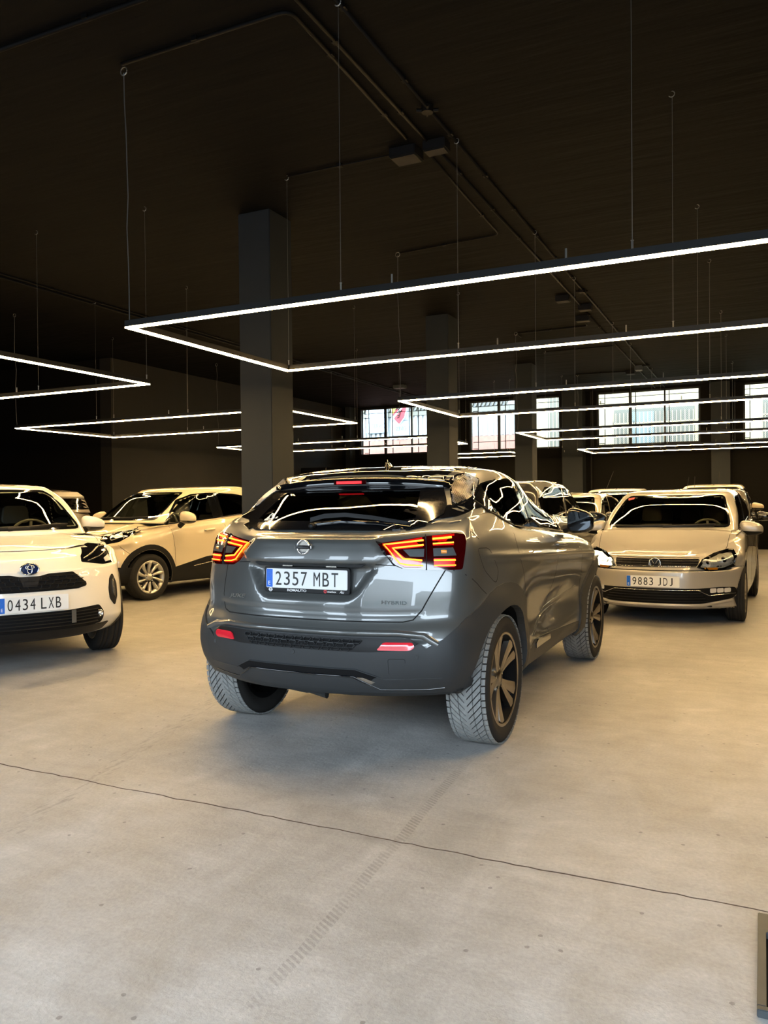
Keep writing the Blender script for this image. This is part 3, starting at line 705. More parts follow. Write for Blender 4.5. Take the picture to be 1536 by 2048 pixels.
for nm, (a, b, z0, z1) in {'p1': (-8.6, -5.3, .5, 3.1), 'p3': (-4.5, -3.3, 0, 3.1), 'p2': (-2.3, 3.4, 0, 3.1)}.items():
    ld = bpy.data.lights.new('portal', 'AREA'); ld.shape = 'RECTANGLE'; ld.size = b-a; ld.size_y = z1-z0; ld.cycles.is_portal = True
    lo = bpy.data.objects.new('daylight_portal', ld); COL.objects.link(lo); lo.location = ((a+b)/2, -1.25, (z0+z1)/2); lo.rotation_euler = (math.radians(90), 0, 0)
for a, b in WIN:
    ld = bpy.data.lights.new('portal', 'AREA'); ld.shape = 'RECTANGLE'; ld.size = b-a; ld.size_y = Z1-Z0; ld.cycles.is_portal = True
    lo = bpy.data.objects.new('daylight_portal', ld); COL.objects.link(lo); lo.location = ((a+b)/2, FARY+.30, (Z0+Z1)/2); lo.rotation_euler = (math.radians(-90), 0, 0)
# pilasters of the far wall
for i, (a, b, d) in enumerate(((-11.88, -11.72, .35), (-8.55, -8.15, .25), (-5.02, -4.46, .45), (-1.2, -.75, .25), (2.5, 2.9, .25))):
    struct(box('trim_%d' % (i+1), (a, FARY-d, -.02), (b, FARY+.01, CEIL), 'colm'))
struct(MB().tube([(-4.30, FARY-.05, 0), (-4.30, FARY-.05, CEIL)], .022, 8).build('trim_6', 'pier'))
# columns
for y in (6.93, 12.07, 17.2):
    struct(box('column', (-4.955, y, -.02), (-4.565, y+.42, CEIL), 'colm', bevel=.006))
tag(box('storage_counter', (-12.04, 19.75, 0), (-11.2, 22.4, 2.33), 'gloss_black', bevel=.01), 'tall gloss black cabinet against the left wall in the far corner', 'cabinet')
# windows
for i, (a, b) in enumerate(WIN):
    wo = empty('window_%d' % (i+1), (0, 0, 0)); struct(wo)
    mb = MB(); y0, y1 = FARY+.06, FARY+.12; fr = .03; third = (b-a)/3
    for x in (a, a+third, a+2*third, b):
        h_ = .05 if x in (a, b) else .042 if x > a+1.2*third else .075
        mb.box((x-(0 if x == a else h_/2 if x != b else h_), y0, Z0), (x+(0 if x == b else h_/2 if x != a else h_), y1, Z1))
    mb.box((a, y0, Z0), (b, y1, Z0+.05)); mb.box((a, y0, Z1-.04), (b, y1, Z1)); mb.build('window_frame', 'frame', wo)
    for k in range(3): box('window_pane', (a+k*third+.03, FARY+.085, Z0+.045), (a+(k+1)*third-.03, FARY+.092, Z1-.035), 'pane', wo)
    mb = MB(); yb = FARY+.40       # outside guard: thin rods carrying wire mesh
    for x in (a+.16, a+third+.1, a+2*third+.08, b-.02): mb.box((x-.010, yb, Z0+.0), (x+.010, yb+.02, Z1+.2))
    for z in (Z1-.12, Z0+.30) if i < 2 else (Z1-.11,): mb.box((a, yb, z-.008), (b, yb+.02, z+.008))
    for z in (Z0+.1, Z1-.25): mb.box((a, yb, z-.010), (a+.16, yb+.02, z+.010))
    mb.build('guard_rod', 'frame', wo)
    if i >= 2:
        mb = MB(); p = .055; h_ = Z1-Z0
        for sg in (1, -1):
            t = -h_
            while t < b-a:
                x0, x1 = a+max(t, 0), a+min(t+h_, b-a); za, zb = Z0+(x0-a-t), Z0+(x1-a-t)
                if sg < 0: za, zb = Z1-(x0-a-t), Z1-(x1-a-t)
                n = len(mb.v); w_ = .0028; y = yb+.03
                mb.v += [Vector((x0, y, za-w_)), Vector((x1, y, zb-w_)), Vector((x1, y, zb+w_)), Vector((x0, y, za+w_))]; mb.f.append((n, n+1, n+2, n+3)); t += p
        o = mb.build('wire_mesh', 'galv', wo); o['kind'] = 'stuff'

# ---- across the back street
EY = 28.
def ext(): return None
bL = empty('warehouse', (-12, EY, 0)); tag(bL, 'white corrugated warehouse on brick seen through the two left windows', 'building')
def loc_(x, y, z): return (x+12, y-EY, z)
box('brick_plinth', loc_(-19, EY, -.3), loc_(-7.7, EY+.5, 3.72), 'outside_brick', bL)
box('upper_wall', loc_(-19, EY+.1, 3.72), loc_(-7.7, EY+.5, 6.3), 'outside_white', bL)
mb = MB(); x = -19.
while x < -7.9: mb.box(loc_(x, EY+.03, 3.74), loc_(x+.10, EY+.1, 4.62)); x += .20
o = mb.build('corrugated_rib', 'outside_grey', bL); o.data.materials[0] = M['outside_white']; o['kind'] = 'stuff'
box('fascia', loc_(-19, EY-.02, 4.62), loc_(-7.7, EY+.1, 4.80), 'outside_grey', bL)
mb = MB(); x = -19.
while x < -8.3: mb.prism([(x, 4.82), (x+.05, 4.82), (x+.35, 5.5), (x+.30, 5.5)], -.05, .1, lambda a, b, c: (a+12, c, b)); x += .16
o = mb.build('roof_rib', 'outside_grey', bL); o['kind'] = 'stuff'
for (x0, x1, zz) in ((-14.0, -13.08, 4.02), (-12.90, -12.20, 3.86)):
    s_ = empty('service_sign', ((x0+x1)/2, EY-.068, zz)); tag(s_, 'pale blue %s panel sign lettered SERVICE outside the %s pane' % (('wide', 'leftmost') if x0 < -13.5 else ('narrow', 'second')), 'sign'); w_ = (x1-x0)/2
    box('sign_panel', (-w_, -.03, 0), (w_, .010, 1.25 if x0 < -13.5 else 1.35), 'signblue', s_)
    box('divider', (-w_, -.036, .58), (w_, -.03, .61), 'signdark', s_); box('divider', (-w_, -.036, -.0), (w_, -.03, .03), 'signdark', s_)
    text('lettering', 'SERVICE', 'signdark', s_, (.12 if x0 < -13.5 else .05, -.034, .28), (1, 0, 0), (0, 0, 1), width=w_*1.35, height=.17, depth=.01)
    if x0 < -13.5: text('lettering', 'rvice', 'signdark', s_, (.30, -.034, 1.08), (1, 0, 0), (0, 0, 1), width=.42, height=.13, depth=.01, shear=.3)
s_ = empty('shield_sign', (-12.52, EY-.25, 4.62)); tag(s_, 'yellow and red shield sign hung outside the second window pane', 'sign')
sh = [(-.26, .52), (-.30, .25), (-.22, -.08), (-.02, -.30), (.02, -.30), (.22, -.06), (.30, .25), (.26, .52), (.10, .60), (-.10, .60)]
fnS = lambda a, b, c: (a, c, b)
MB().prism(rpoly([(a*1.1, b*1.08) for a, b in sh], .03), -.01, .05, fnS).build('shield_rim', 'white', s_)
MB().box((-.02, .04, .1), (.02, .15, .14)).build('bracket', 'galv', s_)
MB().prism(rpoly(sh, .03), -.03, .0, fnS).build('shield_field', 'red_print', s_)
MB().prism([(-.26, .50), (-.30, .25), (-.27, .06), (.20, .56), (.10, .60), (-.10, .60)], -.036, -.03, fnS).build('yellow_field', 'yellow_print', s_)
mb = MB()
for pts in ([(-.14, .38), (-.05, .30), (.02, .20), (.06, .08), (.02, -.04), (-.06, -.08)], [(-.05, .30), (-.14, .22)], [(.0, .24), (.10, .32)], [(.03, .16), (-.08, .12)], [(.04, .12), (.14, .2)], [(.05, .04), (-.05, .0)]):
    mb.tube([(a, -.042, b) for a, b in pts], .022, 5)
mb.build('scorpion', 'ink', s_)
MB().prism([(-.24, -.02), (-.20, -.09), (.20, .33), (.22, .42)], -.037, -.034, fnS).build('white_band', 'white', s_)
bR = empty('cream_building', (0, EY, 0)); tag(bR, 'cream rendered building with grey shuttered openings seen through right windows', 'building')
box('wall', (-7.65, 0, -.3), (9, .5, 7.5), 'outside_cream', bR)
for (a, b, z0, z1, g) in ((-6.85, -6.0, 2.6, 5.6, 'outside_grey'), (-4.57, -2.0, 2.6, 4.38, 'outside_grey'), (-1.9, -.95, 2.6, 4.40, 'outside_grey'), (.02, 1.7, 2.6, 4.45, 'outside_grey'), (2.6, 4.4, 2.6, 4.45, 'outside_grey')):
    f = box('shutter', (a, -.03, z0), (b, .02, z1), g, bR); mb = MB(); x = a+.05
    while x < b-.05: mb.box((x, -.06, z0), (x+.025, -.03, z1-.12)); x += .13
    mb.box((a, -.06, z1-.5), (b, -.03, z1-.46)); o = mb.build('shutter_bar', 'outside_cream', f); o['kind'] = 'stuff'
    if b-a > 1.5: box('glazing', (a+.5, -.05, z0), (a+1.3, -.032, z1-.1), 'outside_glass', bR)
struct(box('back_street', (-30, FARY+.32, -.35), (30, EY+6, -.03), 'asphalt'))

# ---------------------------------------------------------------- pendant light rectangles
def lightbar(name, x0, x1, y0, y1, parent, sides=True):
    """black profile with diffuser below; runs along X or Y."""
    a = (x0, y0, -.0); w = .019
    if abs(x1-x0) > abs(y1-y0): A, B = (x0-w, y0-w, .012), (x1+w, y0+w, .055); dA, dB = (x0-w+.001, y0-w+.001, .002), (x1+w-.001, y0+w-.001, .0125)
    else: A, B = (x0-w, y0+w, .012), (x0+w, y1-w, .055); dA, dB = (x0-w+.001, y0+w-.001, .002), (x0+w-.001, y1-w+.001, .0125)
    b = box('light_bar', A, B, 'led_body', parent); box('led_strip', dA, dB, 'led', b)
def pendant(label, x0, x1, y0, y1, power=None):
    r = empty('pendant_light', (x0, y0, LEDZ)); tag(r, label, 'lamp', 'rectangular pendant lights of the hall'); L, D = x1-x0, y1-y0; hh = CEIL-LEDZ
    lightbar('bar', 0, L, 0, 0, r); lightbar('bar', 0, L, D, D, r); lightbar('bar', 0, 0, 0, D, r); lightbar('bar', L, L, 0, D, r)
    for y in (0, D):
        for x in (.01, 1.68, 3.38, L-.01):
            if y == 0 and x == .01: continue
            c = MB().tube([(x, y, .06), (x+.004, y, hh-.04)], .0016, 5).build('suspension_wire', 'wire', r)
            m2 = MB().tube([(x, y, .06), (x, y, .10)], .006, 6); m2.tube([(x, y, .10), (x, y, .104)], .009, 6)
            for k in range(1): m2.tube([(x+.022*math.cos(t), y, hh-.022+.022*math.sin(t)) for t in np.linspace(-2.6, 1.57, 9)], .0035, 5)
            m2.build('hook', 'wire', c)
        for x in (2.02, 3.04): MB().tube([(x, y, .06), (x, y, .11)], .006, 6).build('bar_joint', 'wire', r)
    rr = random.Random(int(x0*10+y0*100)); pts = [(.01+.0*k, 0, hh-.04-(hh-.10)*k/8) for k in range(9)]
    pts = [(p[0]+rr.uniform(-.018, .018)*(0 < i < 8)-.02*(8-i)/8, p[1]+rr.uniform(-.01, .01)*(0 < i < 8), p[2]) for i, p in enumerate(pts)]
    c = MB().tube(pts, .0035, 6).build('power_cable', 'cable', r)
    MB().tube([(.028*math.cos(t)-.01, 0, hh-.028+.028*math.sin(t)) for t in np.linspace(0, 6.28, 13)], .004, 5).build('hook', 'wire', c)
    return r
XR, XR2, XL, XL2 = -3.978, .955, -5.66, -10.59
ROW = [(4.259, 6.319), (8.849, 10.918), (13.972, 15.993), (19.25, 21.0)]
LBL = ['nearest', 'second', 'third', 'farthest']
for k, (a, b) in enumerate(ROW):
    pendant('%s rectangular LED pendant of the right-hand row, %s' % (LBL[k], ['above the grey crossover', 'above the silver hatchback', 'before the back windows', 'close to the back windows'][k]), XR, XR2, a, b)
    pendant('%s rectangular LED pendant of the left-hand row, %s' % (LBL[k], ['partly out of frame above the white crossover', 'above the ivory crossover', 'crossing behind the first column', 'close to the leftmost window'][k]), XL2 if k < 3 else -7.75, XL, a, b)

# ---------------------------------------------------------------- conduits and boxes on the ceiling
def conduit(label, runs, r=.013, clips=True, name='ceiling_conduit'):
    z = CEIL-r-.004; o = None; mb = MB(); o_ = empty(name, (runs[0][0][0], runs[0][0][1], CEIL)); tag(o_, label, 'conduit'); bx, by = runs[0][0][:2]
    for pts in runs:
        P = []; 
        for i, p in enumerate(pts):
            if 0 < i < len(pts)-1:
                a, b, c = Vector(pts[i-1]), Vector(p), Vector(pts[i+1]); d0 = (a-b).normalized(); d1 = (c-b).normalized()
                for t in np.linspace(0, 1, 6): q = b+d0*.09*(1-t)**2+d1*.09*t*t; P.append((q.x-bx, q.y-by, z-CEIL))
            else: P.append((p[0]-bx, p[1]-by, z-CEIL))
        MB().tube(P, r, 8).build('tube', 'conduit', o_, smooth=True)
        if clips:
            for i in range(len(P)-1):
                a, b = Vector(P[i]), Vector(P[i+1]); L = (b-a).length; n = int(L/.9)
                for k in range(n):
                    q = a.lerp(b, (k+.5)/n); MB().box((q.x-.022, q.y-.022, -.026), (q.x+.022, q.y+.022, 0)).build('clip', 'conduit', o_)
    return o_
conduit('long straight black conduit, rightmost of the three ceiling runs', [[(-2.29, 2.0), (-2.36, 22.5)]])
conduit('middle black conduit beside the junction boxes', [[(-2.50, 2.0), (-2.52, 6.2)], [(-2.50, 6.45), (-2.53, 12.5)], [(-2.54, 12.7), (-2.60, 22.5)]])
conduit('black conduit bending left to the near light hook', [[(-3.95, 4.20), (-2.60, 4.20), (-2.66, 6.10)]])
conduit('short black conduit from the first junction box to the far light hook', [[(-3.96, 6.32), (-2.86, 6.33)]], r=.008)
conduit('black conduit turning left to the second lamp hook', [[(-2.60, 6.5), (-2.64, 7.4), (-2.68, 8.75), (-3.97, 8.86)]], r=.010)
conduit('black conduit turning left before the second column', [[(-2.70, 13.4), (-2.72, 14.0), (-4.0, 14.0), (-4.0, 14.35)]], r=.011)
conduit('short black branch conduit left of the run, beyond the second box', [[(-2.62, 16.04), (-3.95, 16.02)]], r=.010)
conduit('far short black branch conduit near the last junction box', [[(-4.03, 19.2), (-2.85, 19.35)]], r=.014)
conduit('pale black conduit across the near left ceiling corner', [[(-9.0, 3.66), (-3.3, 3.72)]], r=.016)
conduit('right one of the paired conduits over the left bay', [[(-8.92, 2.0), (-8.85, 22.5)]])
conduit('left one of the paired conduits over the left bay', [[(-9.05, 2.0), (-8.98, 22.5)]], r=.016)
conduit('short black stub conduit over the left bay', [[(-9.04, 8.9), (-8.95, 8.9)], [(-9.0, 19.0), (-8.7, 19.0)]], r=.01, clips=False)
def jbox(label, x, y, w=.22, d=.16, h=.085, m='boxm'):
    o = box('junction_box', (x-w/2, y-d/2, CEIL-h), (x+w/2, y+d/2, CEIL-.001), m, bevel=.006); tag(o, label, 'box')
    MB().box((x-w/2+.01, y-d/2+.01, CEIL-h-.006), (x+w/2-.01, y+d/2-.01, CEIL-h)).build('cover', m, o, bevel=.002)
jbox('black ceiling junction box left of the conduits, nearest pair', -2.76, 6.33, .24, .20); jbox('black ceiling junction box on the middle conduit, nearest pair', -2.47, 6.30, .20, .14)
jbox('left black junction box of the middle cluster', -2.66, 11.85, .20, .16); jbox('upper right black junction box of the middle cluster', -2.47, 12.55, .20, .16)
jbox('lower black junction box of the middle cluster', -2.66, 13.3, .22, .16); jbox('far black junction box at the end of the conduits', -2.78, 19.38, .2, .2)
jbox('pale junction box at the far end of the conduits', -2.52, 18.8, .16, .22, .10, 'galv'); jbox('pale junction box over the left bay by the windows', -8.45, 18.8, .3, .22, .08, 'galv')
for k, (x, y) in enumerate(((-2.31, 5.71), (-2.335, 11.6), (-2.345, 18.6))):
    mb = MB().lathe([(CEIL-.05, .001), (CEIL-.05, .045), (CEIL-.002, .05)], 16, 'z', org=(x, y, 0))
    for q in range(4): t = math.pi/2*q+.4; mb.tube([(x, y, CEIL-.035), (x+.085*math.cos(t), y+.085*math.sin(t), CEIL-.03)], .014, 6)
    tag(mb.build('round_junction', 'conduit'), '%s round black conduit junction on the ceiling' % ['nearest', 'middle', 'farthest'][k], 'box')

# steel pit cover in the floor at the right edge
o = empty('floor_hatch', (-.02, 2.19, 0)); tag(o, 'grey steel floor hatch frame with slotted plate at bottom right corner', 'hatch')
MB().box((0, .40, 0), (.6, .515, .012)).build('slotted_plate', 'galv', o, bevel=.002)
MB().box((0, 0, 0), (.022, .40, .022)).build('frame_bar', 'galv', o, bevel=.002); MB().box((.022, .375, 0), (.6, .40, .024)).build('frame_bar', 'galv', o, bevel=.002); MB().box((.0, -.02, 0), (.6, .0, .022)).build('frame_bar', 'galv', o, bevel=.002)
MB().box((.022, 0, .0), (.6, .375, .004)).build('pit_shade_sheet', 'pit', o)  # flat black sheet standing in for the shade inside the pit
mb = MB().box((.035, .42, .012), (.043, .47, .0135)); mb.tube([(.035, .475, .0128), (.046, .485, .0128), (.035, .498, .0128)], .003, 5); mb.lathe([(.0125, .006), (.0135, .001)], 10, 'z', org=(.055, .425, 0)); mb.build('keyhole_slot', 'ink', o)

# ================================================================ GREY CROSSOVER (seen from behind)
def build_juke():
    c = Car('crossover_car', 'dark grey crossover seen from behind with lit red tail lamps, in the middle', None, (-2.113, 4.124), 1.565, 'grey_paint')
    xs = [-.2, .12, .5, 1.0, 1.55, 2.05, 2.45, 2.75]; br = .24; bf = .42
    def R(xr, xf, W_, Z_, b=br, f=bf): return row(xr, b, xf, f, W_, Z_, xs)
    rows = [
     R(-.55, 3.05, [(-.3, .60), (0, .72), (1.2, .72), (2.5, .74), (2.7, .66)], [(-.5, .355), (0, .31), (.6, .28), (2.2, .28), (3, .26)]),
     R(-.635, 3.14, [(-.4, .715), (0, .86), (.6, .80), (1.8, .80), (2.5, .83), (2.7, .74)], [(-.6, .345), (-.3, .35), (.1, .32), (.6, .295), (2.1, .295), (3, .28)]),
     R(-.675, 3.20, [(-.4, .765), (-.2, .86), (0, .90), (.3, .88), (.6, .83), (1.8, .825), (2.5, .86), (2.8, .78)], [(-.6, .42), (.1, .42), (.6, .36), (2.1, .36), (3, .38)]),
     R(-.69, 3.22, [(-.4, .79), (-.2, .87), (0, .908), (.3, .885), (.6, .835), (1.8, .825), (2.5, .875), (2.8, .79)], [(-.6, .52), (.1, .52), (.6, .46), (2.1, .46), (3, .50)]),
     R(-.69, 3.22, [(-.4, .785), (-.2, .87), (0, .908), (.3, .885), (.6, .82), (1.8, .81), (2.5, .875), (2.8, .79)], [(-.6, .60), (.1, .62), (.7, .56), (2.1, .56), (3, .60)]),
     R(-.672, 3.20, [(-.4, .785), (-.2, .865), (0, .903), (.3, .885), (.6, .83), (1.8, .82), (2.5, .872), (2.8, .78)], [(-.6, .655), (.1, .70), (.7, .66), (2.1, .66), (3, .68)]),
     R(-.643, 3.17, [(-.4, .78), (-.2, .86), (0, .892), (.3, .88), (.6, .86), (1.8, .845), (2.5, .868), (2.8, .77)], [(-.6, .715), (.1, .78), (.7, .78), (2.1, .77), (3, .76)]),
     R(-.628, 3.12, [(-.4, .785), (0, .875), (.6, .872), (1.8, .855), (2.5, .862), (2.8, .76)], [(-.6, .83), (.1, .88), (.7, .89), (2.1, .87), (3, .82)]),
     R(-.602, 3.05, [(-.38, .785), (0, .845), (.6, .862), (1.8, .845), (2.5, .845), (2.8, .74)], [(-.6, .97), (.1, .98), (.7, .985), (2.1, .95), (3, .87)]),
     R(-.580, 2.98, [(-.36, .775), (0, .825), (.6, .84), (1.8, .82), (2.5, .81), (2.8, .70)], [(-.6, 1.06), (-.2, 1.075), (.7, 1.06), (2.1, 1.00), (3, .90)]),
     R(-.560, 2.94, [(-.34, .755), (0, .80), (.6, .805), (1.8, .775), (2.5, .76), (2.8, .66)], [(-.6, 1.105), (-.3, 1.135), (.1, 1.155), (.6, 1.115), (2.1, 1.03), (3, .915)]),
     R(-.505, 2.90, [(-.30, .715), (0, .755), (.6, .765), (1.8, .725), (2.5, .70), (2.8, .60)], [(-.6, 1.138), (-.45, 1.142), (-.3, 1.19), (.02, 1.248), (.22, 1.205), (.5, 1.145), (1.1, 1.11), (2.0, 1.045), (3, .92)], b=.30),
     R(-.455, 2.86, [(-.24, .67), (0, .70), (.6, .715), (1.8, .68), (2.5, .66), (2.8, .56)], [(-.6, 1.142), (-.40, 1.145), (-.25, 1.20), (.04, 1.258), (.24, 1.21), (.5, 1.15), (1.1, 1.115), (2.0, 1.05), (3, .922)], b=.30),
    ]
    gx = [-.06, .25, .65, 1.05, 1.35]
    def G(xr, xf, W_, Z_, b=.16, f=.22, g=None): return row(xr, b, xf, f, W_, Z_, g or gx)
    gh = [
     G(-.475, 2.27, [(-.3, .715), (0, .74), (.6, .745), (1.5, .735), (2.0, .715)], [(-.5, 1.135), (-.4, 1.14), (-.3, 1.18), (-.1, 1.225), (.2, 1.20), (.5, 1.14), (1.1, 1.10), (2.0, 1.03)], g=[-.06, .3, .8, 1.3, 1.8], b=.26),
     G(-.355, 2.02, [(-.2, .69), (0, .715), (.6, .725), (1.4, .705), (1.8, .68)], [(-.5, 1.225), (-.2, 1.25), (0, 1.27), (.5, 1.235), (1.1, 1.20), (2.0, 1.14)], g=[.0, .3, .75, 1.2, 1.6], b=.26),
     G(-.205, 1.70, [(-.1, .66), (.1, .68), (.6, .685), (1.2, .665), (1.4, .62)], [(-.5, 1.315), (0, 1.345), (.5, 1.36), (1.1, 1.34), (1.6, 1.26)], g=[.10, .32, .7, 1.05, 1.35], b=.22),
     G(-.05, 1.42, [(0, .625), (.3, .645), (.7, .645), (1.1, .615), (1.2, .58)], [(-.5, 1.375), (0, 1.405), (.4, 1.445), (.8, 1.45), (1.2, 1.405), (1.4, 1.36)], g=[.16, .36, .65, .95, 1.12]),
     G(-.03, 1.27, [(0, .59), (.3, .605), (.7, .605), (1.1, .56)], [(-.4, 1.405), (0, 1.437), (.35, 1.475), (.75, 1.487), (1.1, 1.455), (1.3, 1.42)], g=[.17, .36, .62, .88, 1.0]),
     G(-.0, 1.20, [(0, .52), (.7, .53), (1.0, .49)], [(-.4, 1.415), (0, 1.455), (.35, 1.492), (.75, 1.503), (1.1, 1.475), (1.3, 1.44)], g=[.17, .36, .62, .85, .96]),
     G(.03, 1.12, [(0, .28), (1, .28)], [(-.4, 1.422), (0, 1.468), (.35, 1.508), (.75, 1.518), (1.1, 1.488)], g=[.17, .36, .62, .82, .92]),
     G(.04, 1.10, [(0, .001), (1, .001)], [(-.4, 1.424), (0, 1.471), (.35, 1.512), (.75, 1.522), (1.1, 1.492)], g=[.17, .36, .62, .82, .92]),
    ]
    rec = [(-.375, .978), (.375, .978), (.29, .845), (.245, .812), (-.245, .812), (-.29, .845)]
    band = [(-.39, .985), (.39, .985), (.44, 1.03), (.36, 1.118), (-.36, 1.118), (-.44, 1.03)]
    def disp(A):
        sh = A.shape; P = A.reshape(-1, 3).copy(); m = P[:, 0] < -.40
        sm = lambda t: np.clip(t, 0, 1)**2*(3-2*np.clip(t, 0, 1))
        for sgn in (1,):
            Q = P[m][:, 1:3]; d = -seg_dist(Q, rec); dx = np.zeros(len(Q)); dx += .036*sm(d/.022+.25)
            d2 = -seg_dist(Q, band); dx -= .020*sm(d2/.014+.3)
            # crease over the lower tailgate and ledge above the bumper
            dx += .006*np.exp(-((Q[:, 1]-.745)/.012)**2)*(np.abs(Q[:, 0]) < .60)
            dx += .010*sm((.655-Q[:, 1])/.012)*sm((Q[:, 1]-.60)/.02)*sm((.66-np.abs(Q[:, 0]))/.05)
            P[m, 0] += dx
        # haunch line and door scallop on the flanks
        m2 = (P[:, 0] > -.2) & (P[:, 0] < 2.6) & (np.abs(P[:, 1]) > .5)
        Q = P[m2]; s_ = np.sign(Q[:, 1]); k = np.exp(-((Q[:, 2]-(1.0-.05*Q[:, 0]))/.022)**2)*.008
        sc = -.030*np.exp(-((Q[:, 0]-1.35)/.50)**2)*np.exp(-((Q[:, 2]-(.58+.10*(Q[:, 0]-1.3)))/.10)**2)
        P[m2, 1] += s_*(k+sc)
        return P.reshape(sh)
    c.shell(rows, gh, 2.0, crown=.05, disp=disp, cres=lambda i: .022 if i < 3 else .04, rres=.016)
    cl = 'clad'
    # ---- rear bumper: plastic lower part, diffuser, reflectors
    low = [(-.80, .335), (-.55, .33), (0, .335), (.55, .33), (.80, .335), (.80, .50), (.72, .505), (.62, .60), (.52, .635), (-.52, .635), (-.62, .60), (-.72, .505), (-.80, .50)]
    bump = c.patch('rear_bumper_trim', 'R', low, cl, off=.010, th=.03, res=.03, rnd=.01, edge=.006)
    slot = [(-.60, .603), (-.56, .628), (.56, .628), (.60, .603), (.56, .578), (.38, .566), (-.38, .566), (-.56, .578)]
    c.patch('bumper_slot', 'R', slot, 'black_plastic', off=.0125, th=.012, res=.04, parent=bump)
    mesh = c.patch('honeycomb_panel', 'R', [(-.345, .612), (.345, .612), (.30, .575), (-.30, .575)], 'trim', off=.014, th=.01, res=.04, parent=bump)
    mb = MB()
    for r_ in range(3):
        for q in range(-13, 14):
            y = q*.0265*2+(.0265 if r_ % 2 else 0); z = .576+r_*.0165
            if abs(y) > .325-(.612-z)*.9: continue
            pts = [(y-.022, z), (y-.014, z+.0075), (y+.014, z+.0075), (y+.022, z), (y+.014, z-.0075), (y-.014, z-.0075)]
            c.ribbon('h', 'R', pts, .0042, cl, off=.0155, lift=.003, closed=True, res=.05, join=mb)
    o = mb.build('honeycomb_cell', cl, mesh); o['kind'] = 'stuff'
    for sg in (1, -1):
        pl = [(.415, .576), (.565, .574), (.588, .588), (.578, .606), (.445, .606)]; pl = pl if sg > 0 else mir(pl)
        c.patch('reflector', 'R', pl, 'red_refl', off=.020, th=.02, res=.03, rnd=.012, parent=bump, edge=.003)
        for yy, zz in ((.03, .548), (.60, .545)):
            if yy < .1 and sg < 0: continue
            h = c.hit('R', sg*yy, zz)[0]; MB().lathe([(-.011, .0115), (-.0125, .011), (-.0125, .009), (-.0118, .001)], 20, 'x', org=(h.x, sg*yy, zz)).build('parking_sensor', 'clad', bump)
    c.ribbon('tow_cover_edge', 'R', rpoly([(-.545, .535), (-.468, .535), (-.468, .458), (-.545, .458)], .01), .003, 'gap', off=.0108, closed=True, parent=bump)
    # diffuser recess (gloss black) + lower valance with bright lip
    dr = [(-.70, .440), (-.45, .432), (-.31, .476), (.31, .476), (.41, .432), (.66, .436), (.66, .386), (.45, .380), (.32, .444), (-.28, .444), (-.41, .382), (-.70, .388)]
    dif = c.patch('diffuser', 'R', dr, 'trim', off=.0125, th=.01, res=.03, rnd=.008, parent=bump)
    c.ribbon('diffuser_lip', 'R', [(-.70, .392), (-.64, .386), (-.42, .384), (-.30, .445), (.30, .446), (.41, .386), (.62, .392)], .011, 'satin' if 0 else 'gloss_black', off=.013, lift=.006, parent=dif)
    c.ribbon('diffuser_upper_edge', 'R', [(-.70, .444), (-.45, .436), (-.31, .480), (.31, .480), (.41, .436), (.64, .440)], .007, cl, off=.012, lift=.006, parent=dif)
    c.patch('diffuser_insert', 'R', [(-.345, .442), (-.425, .412), (-.425, .388), (-.405, .385), (-.300, .442)], 'satin', off=.0155, th=.01, res=.03, parent=dif)
    # paint ledge + seams
    c.ribbon('bumper_crease', 'R', [(.69, .61), (.62, .640), (.50, .652), (-.50, .652), (-.62, .640), (-.69, .60)], .034, 'grey_paint', off=.004, lift=.009)
    g = MB()
    seam = [(.53, .955), (.588, .80), (.57, .735), (.54, .712), (.50, .703), (-.50, .703), (-.56, .715), (-.595, .76), (-.64, .84), (-.700, .962)]
    c.ribbon('g', 'R', [(.575, .965), (.590, .80), (.585, .745), (.56, .718), (.52, .706), (-.52, .706), (-.565, .716), (-.60, .76), (-.70, .962)], .006, 'gap', off=.0012, join=g)
    c.ribbon('g', 'R', [(.375, .985), (.53, .975)], .004, 'gap', off=.0012, join=g); c.ribbon('g', 'R', [(-.375, .985), (-.55, .975)], .004, 'gap', off=.0012, join=g)
    for v, sg in (('S', 1), ('L', 1)):
        c.ribbon('g', v, [(-.20, 1.10), (-.26, 1.14), (-.30, 1.19)], .004, 'gap', off=.0012, join=g)
        c.ribbon('g', v, [(-.42, .955), (-.30, .88), (-.22, .82)], .004, 'gap', off=.0012, join=g)
        c.ribbon('g', v, [(.43, .42), (.40, .60), (.34, .82), (.30, 1.00), (.34, 1.15)], .0045, 'gap', off=.0012, join=g)
        c.ribbon('g', v, [(1.10, .36), (1.05, .50), (1.12, .75), (1.20, .92), (1.16, 1.10)], .005, 'gap', off=.0012, join=g)
        c.ribbon('g', v, [(1.98, .36), (2.02, .60), (2.0, .80), (1.96, 1.04)], .005, 'gap', off=.0012, join=g)
        c.ribbon('g', v, [(.40, .40), (1.98, .37)], .004, 'gap', off=.0012, join=g)
        c.ribbon('g', v, rpoly([(-.25, 1.055), (-.11, 1.05), (-.04, .93), (-.10, .86), (-.20, .94)], .03), .0035, 'gap', off=.0012, closed=True, join=g)
    g.build('panel_gap', 'gap', c.root, smooth=True)
